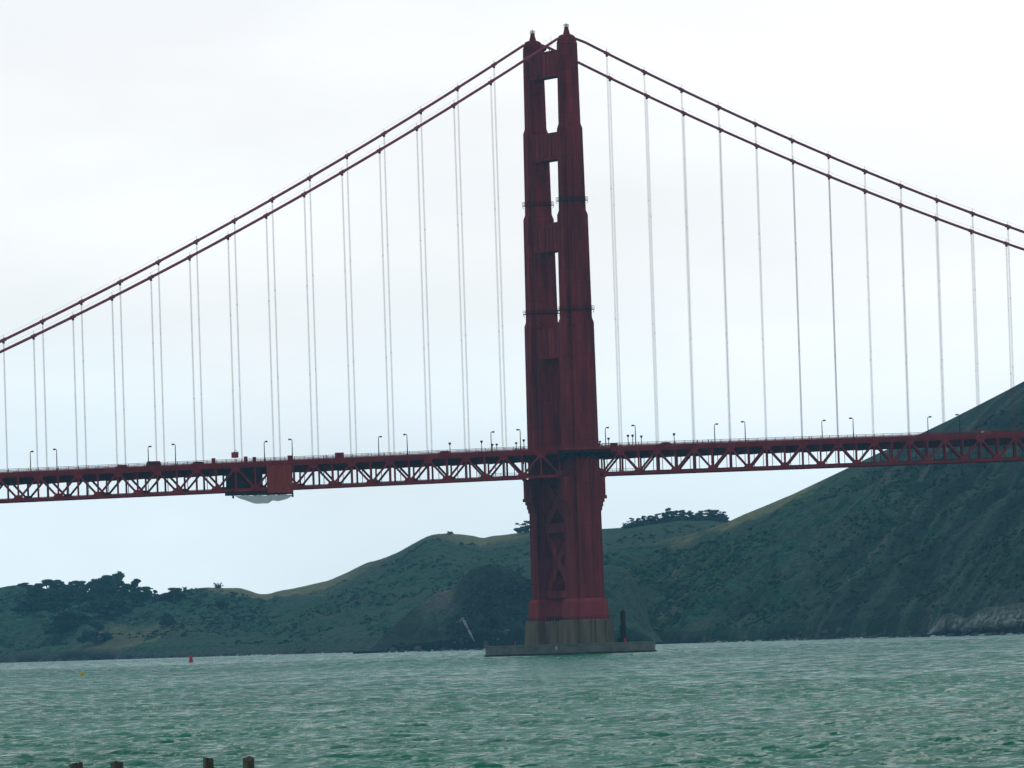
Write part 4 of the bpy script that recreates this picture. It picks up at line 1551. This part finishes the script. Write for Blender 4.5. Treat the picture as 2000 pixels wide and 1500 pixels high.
def walker(u, y, face, coat, legs, lab):
    x = deck_x(u, y)
    z = zdeck(x) + 10.15
    sk = [(0, 0, .92), (0, 0, 1.12), (0, 0, 1.38), (0, 0.01, 1.50), (0, 0.02, 1.62), (0, 0.02, 1.72),
          (.2, 0, 1.40), (.25, .05, 1.12), (.23, .16, .90), (.23, .2, .82), (-.2, 0, 1.40), (-.25, -.05, 1.12), (-.23, .02, .90), (-.23, .05, .82),
          (.1, .02, .85), (.11, .14, .48), (.11, .12, .08), (.11, .28, .05), (-.1, -.02, .85), (-.11, -.06, .48), (-.11, -.22, .10), (-.11, -.08, .05)]
    ed = [(0, 1), (1, 2), (2, 3), (3, 4), (4, 5), (2, 6), (6, 7), (7, 8), (8, 9), (2, 10), (10, 11), (11, 12), (12, 13), (0, 14), (14, 15), (15, 16), (16, 17), (0, 18), (18, 19), (19, 20), (20, 21)]
    rad = [.16, .15, .17, .06, .10, .08, .07, .055, .045, .035, .07, .055, .045, .035, .1, .075, .05, .045, .1, .075, .05, .045]
    me = bpy.data.meshes.new('person')
    me.from_pydata(sk, ed, [])
    o = bpy.data.objects.new('person', me)
    COL.objects.link(o)
    o.modifiers.new('skin', 'SKIN')
    for i, r in enumerate(rad):
        me.skin_vertices[0].data[i].radius = (r, r * 0.85)
    me.skin_vertices[0].data[0].use_root = True
    sb = o.modifiers.new('sub', 'SUBSURF')
    sb.levels = sb.render_levels = 1
    # one clothing material whose colours follow the height on the body
    m, t, p = mat_base('clothing', 0.9)
    tc = N(t, 'ShaderNodeTexCoord')
    sp = N(t, 'ShaderNodeSeparateXYZ')
    rp = N(t, 'ShaderNodeValToRGB')
    rp.color_ramp.interpolation = 'CONSTANT'
    setramp(rp, [(0.0, (0.02, 0.02, 0.02)), (0.06, legs), (0.5, coat), (0.82, (0.4, 0.26, 0.2)), (0.92, (0.03, 0.02, 0.015))])
    dv = N(t, 'ShaderNodeMath', operation='DIVIDE')
    dv.inputs[1].default_value = 1.85
    t.links.new(tc.outputs['Object'], sp.inputs[0])
    t.links.new(sp.outputs['Z'], dv.inputs[0])
    t.links.new(dv.outputs[0], rp.inputs[0])
    t.links.new(rp.outputs[0], p.inputs['Base Color'])
    me.materials.append(m)
    o.location = (x, y, z)
    o.rotation_euler = (0, 0, face)
    tag(o, lab, 'person', 'people walking on the bridge')


K1, K2 = (0.03, 0.03, 0.04), (0.02, 0.02, 0.03)
walker(719, -12.8, 1.57, K1, K2, 'person in dark clothes walking left of the lamp pair midway to the tower')
walker(750, -12.8, -1.57, (0.12, 0.03, 0.04), K2, 'person in a dark red top walking just right of a lamp midway to the tower')
walker(637, -12.8, 1.57, (0.05, 0.06, 0.09), K2, 'person in a dark blue coat walking left of the long red box')
walker(1362, -12.8, -1.57, K1, K2, 'person in dark clothes walking right of the lone short post lamp')
walker(1384, -12.8, 1.57, (0.08, 0.05, 0.05), K2, 'person in brown beside the second lamp right of the tower with arm pointing right')
walker(1580, -12.8, -1.57, K1, K2, 'person in dark clothes walking left of the third lamp pair right of the tower')

# ------------------------------------------------------------------ buoys


def on_water(u, v):
    phi, te = ray(u, v)
    R = CAMP[2] / -te
    x, y = polar(phi, R)
    return float(x), float(y), R


x, y, R = on_water(373, 1294.5)
k = R / FPX * 1.12
o = tag(empty('channel_buoy', (x, y, 0)), 'tall red channel buoy floating left of the bridge tower', 'buoy')
MB().lathe([(0, -1.0), (3.6 * k, -0.8), (3.8 * k, 0.3 * k), (3.6 * k, 3.5 * k), (3.0 * k, 4.2 * k)], 16).build('float', BUOYR, o)
MB().lathe([(3.2 * k, 4.0 * k), (2.7 * k, 9.0 * k), (1.2 * k, 12.0 * k), (0.9 * k, 12.3 * k)], 14).build('cone', BUOYR, o)
MB().lathe([(0.7 * k, 12.2 * k), (0.8 * k, 13.6 * k), (0.2 * k, 15.2 * k)], 10).build('lantern', BUOYR, o)
x, y, R = on_water(159, 1320)
k = R / FPX * 1.1
o = tag(empty('marker_buoy', (x, y, 0)), 'small round yellow buoy tilting on the water', 'buoy')
o.rotation_euler = (0.25, 0.3, 0)
MB().lathe([(0.3 * k, -2 * k), (2.6 * k, -1.2 * k), (3.9 * k, 1.5 * k), (3.7 * k, 4.5 * k), (2.2 * k, 6.6 * k), (0.5 * k, 7.2 * k)], 16).build('float', BUOYY, o, True)
MB().lathe([(0.9 * k, 6.9 * k), (0.9 * k, 8.0 * k), (0.3 * k, 8.6 * k)], 8).build('top_ring', BUOYY, o)

# ------------------------------------------------------------------ old wooden piles in the foreground
PIL = [(148.5, 1487, 25, 0, 'leftmost of the old wooden piles, short with a flat dark top'),
       (228, 1486, 24, 1, 'dark weathered pile second from the left, with a flat top'),
       (406, 1477, 20, 2, 'tallest pale grey wooden pile with a rusty strip along its right edge'),
       (485, 1479, 23, 3, 'rightmost old wooden pile with a slanted split top')]
for u, v, wpx, i, lab in PIL:
    phi, te = ray(u, v)
    Rp = 262.0 + 4 * (i % 2)
    x, y = polar(phi, Rp)
    zt = CAMP[2] + Rp * te - 0.06
    r = wpx / FPX * Rp / 2
    rr = random.Random(40 + i)
    m = MB()
    nseg = 22
    off = [1 + rr.uniform(-0.10, 0.10) for _ in range(nseg)]
    tilt = (rr.uniform(-.02, .02), rr.uniform(-.02, .02))
    secs = []
    H = zt + 3.0
    for j in range(15):
        f = j / 14
        z = -3.0 + H * f
        ring = []
        for q in range(nseg):
            a = 2 * math.pi * q / nseg
            rad = r * off[q] * (1.12 - 0.12 * f) * (1 + rr.uniform(-.025, .025))
            zz = z + (((0.03, 0.03, 0.05, 0.09)[i] * math.cos(a + i * 1.7) + rr.uniform(-.03, .03)) if j == 14 else 0)
            ring.append((rad * math.cos(a) + tilt[0] * (z - zt), rad * math.sin(a) + tilt[1] * (z - zt), zz))
        secs.append(ring)
    top = [(p[0] * 0.55, p[1] * 0.55, p[2] - 0.10) for p in secs[-1]]
    secs.append(top)
    m.loft(secs)
    o = m.build('wooden_pile', WOOD, None, False, (x, y, 0))
    if i == 2:
        s = MB()
        rx, ry = math.cos(YAW), -math.sin(YAW)
        px_, py_ = rx * r * 0.98, ry * r * 0.98
        s.loft([[(px_ + dx * 0.09, py_ + dy * 0.09, z) for dx, dy in ((-1, -1), (1, -1), (1, 1), (-1, 1))] for z in (-2.5, zt - 0.9, zt - 0.35)])
        s.build('splinter', m_plain('rusty_splinter', (0.06, 0.03, 0.02), 0.9), o)
    tag(o, lab, 'wooden pile', 'old wooden piles in the foreground water')


# ------------------------------------------------------------------ trees
LEAF = {}


def leaf_mat(name, c0, c1):
    m = mat_mottled(name, c0, c1, 0.35, 0.9, (1, 1, 1), 0.15)
    return m


CYP = leaf_mat('cypress_foliage', (0.050, 0.120, 0.105), (0.13, 0.235, 0.175))
EUC = leaf_mat('eucalyptus_foliage', (0.055, 0.130, 0.110), (0.135, 0.24, 0.175))
SHR = leaf_mat('shrub_foliage', (0.034, 0.092, 0.090), (0.076, 0.160, 0.130))
BARK = mat_mottled('bark', (0.05, 0.042, 0.035), (0.11, 0.09, 0.075), 0.8, 0.9)


def leaf_cloud(clumps, n_per, size, seed):
    n_per *= 3.6
    size *= 0.72
    """clumps: (x, y, z, rx, ry, rz); many leaf-sized quads through each clump's volume"""
    rg = np.random.default_rng(seed)
    m = MB()
    for (cx, cy, cz, rx, ry, rz) in clumps:
        n = int(n_per * rx * ry * rz ** 0.5) + 12
        for _ in range(n):
            d = rg.normal(size=3)
            d /= np.linalg.norm(d)
            rr = rg.random() ** 0.45
            c = np.array([cx + d[0] * rx * rr, cy + d[1] * ry * rr, cz + d[2] * rz * rr])
            a = rg.normal(size=3)
            a /= np.linalg.norm(a)
            b = np.cross(a, rg.normal(size=3))
            b /= np.linalg.norm(b) + 1e-9
            s = size * (0.55 + 0.9 * rg.random())
            m.add([c - a * s, c + b * s * 0.55, c + a * s, c - b * s * 0.55], [(0, 1, 2, 3)])
    return m


def make_tree(name, kind, seed):
    """unit tree: about 10 m wide and 10 m tall, pushed into shape by the placement's scale"""
    rg = random.Random(seed)
    o = empty(name)
    tr = MB()
    clumps = []
    limbs = []
    if kind == 'spreading':           # flat-topped wind-shaped cypress
        tr.tube([(0, 0, -1), (0.2, 0, 3), (0.5, 0.1, 6)], [0.55, 0.42, 0.25], 8)
        for q in range(13):
            a = rg.random() * 6.28
            d = rg.uniform(0.3, 4.0)
            p = (0.6 + d * math.cos(a), d * math.sin(a) * 0.8, rg.uniform(5.0, 8.9) - d * 0.22)
            limbs.append(p)
            clumps.append(p + (rg.uniform(1.0, 2.0), rg.uniform(1.0, 1.8), rg.uniform(0.5, 1.0)))
        for q in range(12):
            a = rg.random() * 6.28
            clumps.append((2.4 * math.cos(a), 2.4 * math.sin(a), rg.uniform(0.3, 4.2), 1.9, 1.8, 1.5))
        m = leaf_cloud(clumps, 42, 0.42, seed)
        mat = CYP
    elif kind == 'dense':             # dense cone-shouldered cypress
        tr.tube([(0, 0, -1), (0, 0, 4), (0.3, 0, 8.5)], [0.6, 0.42, 0.12], 8)
        for q in range(34):
            z = rg.uniform(0.3, 9.0)
            ww = 4.9 * (1 - max(z - 1.5, 0) / 10.5)
            a = rg.random() * 6.28
            d = ww * rg.uniform(0.2, 0.85)
            p = (d * math.cos(a) + 0.12 * z, d * math.sin(a), z)
            limbs.append(p)
            clumps.append(p + (rg.uniform(0.9, 1.8), rg.uniform(0.9, 1.7), rg.uniform(0.6, 1.2)))
        m = leaf_cloud(clumps, 46, 0.4, seed)
        mat = CYP
    elif kind == 'gum':               # eucalyptus: bare forked stems and separate tufts
        tr.tube([(0, 0, -1), (0.1, 0, 3), (0.0, 0.2, 5.5)], [0.4, 0.3, 0.2], 7)
        for q in range(10):
            a = rg.random() * 6.28
            d = rg.uniform(0.6, 3.9)
            p = (d * math.cos(a), d * math.sin(a), rg.uniform(4.4, 9.2) - d * 0.15)
            limbs.append(p)
            clumps.append(p + (rg.uniform(0.8, 1.5), rg.uniform(0.8, 1.4), rg.uniform(0.55, 1.0)))
        for q in range(12):
            a = rg.random() * 6.28
            d = rg.uniform(1, 4)
            clumps.append((d * math.cos(a), d * math.sin(a), rg.uniform(0.2, 4.6), 1.6, 1.5, 1.3))
        m = leaf_cloud(clumps, 40, 0.4, seed)
        mat = EUC
    elif kind == 'spiky':             # ragged, nearly bare, upward spikes
        tr.tube([(0, 0, -1), (0, 0, 4)], [0.6, 0.3], 7)
        for q in range(16):
            a = q * 0.39 * 2
            d = rg.uniform(2.0, 4.8)
            p = (d * math.cos(a), d * math.sin(a) * 0.8, rg.uniform(4.5, 9.8) - d * 0.35)
            limbs.append(p)
            for f in (0.55, 0.75, 0.95):
                clumps.append((p[0] * f, p[1] * f, 3 + (p[2] - 3) * f, 0.6, 0.6, 0.5))
        clumps.append((0, 0, 2.6, 2.6, 2.4, 2.0))
        m = leaf_cloud(clumps, 40, 0.5, seed)
        mat = CYP
    else:                             # rounded shrub
        tr.tube([(0, 0, -1), (0.1, 0, 2), (0, 0, 5)], [0.5, 0.4, 0.2], 7)
        for q in range(18):
            a = rg.random() * 6.28
            d = 4.2 * math.sqrt(rg.random())
            z = rg.uniform(0.5, 1.0) * (8.6 - 0.33 * d * d)
            p = (d * math.cos(a), d * math.sin(a), max(z, 0.8))
            limbs.append(p)
            clumps.append(p + (rg.uniform(1.2, 2.0), rg.uniform(1.2, 2.0), rg.uniform(0.9, 1.6)))
        m = leaf_cloud(clumps, 40, 0.45, seed)
        mat = SHR
    for p in limbs:
        b0 = (p[0] * 0.12, p[1] * 0.12, min(p[2] * 0.45, 4.5))
        tr.tube([b0, ((b0[0] + p[0]) * 0.5, (b0[1] + p[1]) * 0.5, b0[2] * 0.4 + p[2] * 0.5), p], [0.2, 0.13, 0.06], 5)
    tr.build('trunk', BARK, o)
    m.build('crown', mat, o)
    return o


protos = {}
uses = {}


def plant(kind, hill, xc, ytop, ybase, wpx, label, cat='tree', group=None, on_slope=False, name=None, var=None):
    n = uses.get(kind, 0)
    uses[kind] = n + 1
    nvar = {'spreading': 3, 'dense': 3, 'gum': 5, 'spiky': 1, 'shrub': 4}[kind]
    v = n % nvar if var is None else var
    nm = name or {'spreading': 'cypress_tree', 'dense': 'cypress_tree', 'gum': 'eucalyptus_tree', 'spiky': 'ragged_tree', 'shrub': 'shrub'}[kind]
    key = (kind, v)
    if key not in protos:
        o = protos[key] = make_tree(nm, kind, 100 + 13 * v + len(kind))
    else:
        o = copy_tree(protos[key])
    if on_slope:
        x, y, z, R = hill.hit(xc, ybase)
    else:
        x, y, z, R = hill.spot(xc, ybase, 0.985)
    k = R / FPX
    zb = CAMP[2] + R * ray(xc, ybase)[1]
    z0 = min(z, zb) if not on_slope else z - 0.3
    top = CAMP[2] + R * ray(xc, ytop)[1]
    o.location = (x, y, z0)
    hgt = max(top - z0, 1.5)
    ws = wpx * k / 10.0 * {'dense': 1.35, 'gum': 1.7, 'shrub': 1.15}.get(kind, 1.15)
    o.scale = (ws, ws, hgt / 9.6)
    o.rotation_euler = (0, 0, -YAW + 0.9 * (n % 3 - 1) * (0 if kind in ('spreading',) else 1))
    tag(o, label, cat, group)
    return o


GL = 'trees on the far left ridge'
plant('shrub', HA, 47, 1137, 1150, 34, 'low dark bush at the left end of the ridge trees', 'bush', GL)
plant('spreading', HA, 97, 1127, 1168, 48, 'broad flat topped cypress, leftmost of the tall ridge trees', 'tree', GL, True)
plant('dense', HA, 72, 1139, 1172, 40, 'squat dark cypress tucked against the left of the broad flat topped one', 'tree', GL, True)
plant('dense', HA, 122, 1142, 1170, 38, 'low dark cypress filling the gap right of the broad flat topped one', 'tree', GL, True)
plant('spreading', HA, 150, 1128, 1168, 34, 'small umbrella shaped cypress between the broad cypress and the tallest clump', 'tree', GL, True)
plant('dense', HA, 182, 1131, 1170, 42, 'sloping left shoulder tree of the tallest ridge clump', 'tree', GL, True)
plant('dense', HA, 204, 1123, 1170, 48, 'middle tree of the tallest ridge clump', 'tree', GL, True)
plant('dense', HA, 226, 1116, 1168, 40, 'tallest cypress on the far left ridge', 'tree', GL, True)
plant('dense', HA, 246, 1140, 1168, 34, 'low cypress against the right of the tallest one', 'tree', GL, True)
plant('dense', HA, 264, 1130, 1168, 26, 'narrow leaning cypress right of the tallest clump', 'tree', GL, True)
plant('spreading', HA, 285, 1142, 1168, 30, 'small open cypress with sky showing through its crown', 'tree', GL, True)
plant('shrub', HA, 302, 1152, 1168, 18, 'small bush right of the open cypress', 'bush', GL, True)
plant('shrub', HA, 336, 1146, 1176, 56, 'large rounded bush left of the grassy knoll', 'bush', GL, True)
plant('spiky', HA, 361, 1144, 1158, 10, 'thin spiky shrub on the right edge of the large rounded bush', 'bush', GL)
plant('spiky', HA, 426, 1136, 1151, 20, 'ragged spiky tree alone on top of the grassy knoll', 'tree', GL)
plant('shrub', HA, 878, 1037, 1044, 14, 'tiny bush on the rounded hilltop left of the tower', 'bush')
plant('gum', HA, 1027, 1015, 1040, 28, 'tree on the skyline touching the left edge of the bridge tower', 'tree')
plant('dense', HA, 58, 1146, 1172, 30, 'low dark tree between the bush at the left end and the squat cypress', 'tree', GL, True)
plant('dense', HA, 136, 1143, 1172, 34, 'low dark tree under the left side of the umbrella shaped cypress', 'tree', GL, True)
plant('dense', HA, 166, 1142, 1172, 32, 'low dark tree under the right side of the umbrella shaped cypress', 'tree', GL, True)
plant('shrub', HA, 276, 1154, 1172, 34, 'low bush at the foot of the narrow leaning cypress', 'bush', GL, True)
plant('dense', HA, 214, 1130, 1172, 50, 'dark tree filling the heart of the tallest ridge clump', 'tree', GL, True)
plant('dense', HA, 106, 1150, 1174, 44, 'low dark tree below the broad flat topped cypress', 'tree', GL, True)
GS = 'dark thickets on the far left slope'
for xc, yt, yb, w, lab in ((95, 1164, 1190, 70, 'dark thicket just below the broad flat topped cypress'), (60, 1170, 1194, 60, 'dark thicket at the far left below the ridge trees'),
                           (140, 1190, 1228, 80, 'largest dark thicket on the left slope'), (205, 1166, 1206, 90, 'wide dark thicket below the tallest ridge clump'),
                           (185, 1212, 1256, 58, 'lowest dark thicket on the left slope'), (326, 1196, 1222, 36, 'round dark bush on the slope below the large rounded bush'),
                           (434, 1170, 1186, 28, 'round dark bush below the grassy knoll'), (120, 1208, 1238, 50, 'dark thicket below the largest one'), (262, 1172, 1186, 44, 'low dark thicket right of the wide one')):
    plant('shrub', HA, xc, yt, yb, w, lab, 'bush', GS, True)
GR = 'eucalyptus grove on the ridge right of the tower'
grove = [(1222, 1020, 12), (1233, 1016, 16), (1243, 1010, 20), (1256, 1013, 22), (1268, 1005, 24), (1281, 1005, 24), (1293, 1000, 24), (1305, 998, 24), (1314, 991, 24), (1326, 995, 24),
         (1337, 993, 24), (1349, 998, 22), (1361, 999, 22), (1371, 996, 24), (1383, 995, 26), (1396, 992, 28), (1406, 997, 24), (1416, 1004, 14)]
for i, (xc, yt, w) in enumerate(grove):
    yb = float(np.interp(xc, [1215, 1280, 1330, 1420], [1031, 1026, 1022, 1018]))
    lab = 'dark leafy gum tree within the grove on the ridge right of the tower'
    if i == 0:
        lab = 'smallest tree at the left end of the ridge grove right of the tower'
    elif i == 1:
        lab = 'short tree second from the left in the ridge grove'
    elif i == 2:
        lab = 'isolated taller tree near the left end of the ridge grove'
    elif i == 8:
        lab = 'tallest tree in the middle of the ridge grove'
    elif i == 15:
        lab = 'broadest tree near the right end of the ridge grove'
    elif i == 17:
        lab = 'thin outer tree at the right end of the ridge grove'
    plant('gum', HA, xc, yt, yb, w, lab, 'tree', GR)

# ------------------------------------------------------------------ pale chute and outcrops on the rocky headland


def streak(name, pts, lab, w0, w1, mat):
    m = MB()
    P_ = []
    for i in range(24):
        f = i / 23
        u = pts[0][0] + (pts[1][0] - pts[0][0]) * f
        v = pts[0][1] + (pts[1][1] - pts[0][1]) * f
        x, y, z, R = HB.hit(u, v)
        P_.append(Vector((x - 0.6 * math.sin(YAW), y - 0.6 * math.cos(YAW), z + 0.3)))
    m.tube(P_, [w0 + (w1 - w0) * i / 23 for i in range(24)], 7)
    o = m.build(name, mat, None, True)
    tag(o, lab, 'rock')


PALE = mat_mottled('pale_rock', (0.22, 0.23, 0.23), (0.40, 0.41, 0.40), 0.3, 0.9)
streak('pale_rock_chute', ((906, 1214), (927, 1255)), 'pale narrow chute running down the rocky headland to the water', 0.9, 0.45, PALE)
m = MB()
rr = random.Random(3)
for du, dv, s_ in ((0, 0, 1.5), (-3, 2, 1.0), (3, 4, 1.0), (-8, 2, 0.7), (6, -10, 0.5), (-12, 4, 0.5)):
    x, y, z, R = HB.hit(905 + du, 1212 + dv)
    m.lathe([(0.2 * s_, -s_), (s_ * 1.1, -0.3 * s_), (s_ * 1.2, 0.4 * s_), (s_ * 0.6, 1.0 * s_), (0.1, 1.2 * s_)], 7, (x, y, z))
tag(m.build('pale_outcrop', PALE), 'pale rock outcrop at the head of the narrow chute', 'rock')

# ------------------------------------------------------------------ haze
hz = MB()
ca = Vector((math.sin(YAW), math.cos(YAW), 0))
hz.box(-8000, 8000, -8000, 8000, -7.0, 330.0)
hm = bpy.data.materials.new('haze')
hm.use_nodes = True
ht = hm.node_tree
ht.nodes.clear()
ho = N(ht, 'ShaderNodeOutputMaterial')
hv = N(ht, 'ShaderNodeVolumePrincipled')
hv.inputs['Color'].default_value = (0.26, 0.64, 1.0, 1)
hv.inputs['Density'].default_value = 3.9e-5
hv.inputs['Anisotropy'].default_value = 0.2
ht.links.new(hv.outputs[0], ho.inputs['Volume'])
h = hz.build('haze', hm)
h.location = (CAMP[0] + 3500 * math.sin(YAW), CAMP[1] + 3500 * math.cos(YAW), 0)
tag(h, 'thin bluish haze over the water and the hills', 'haze', kind='stuff')
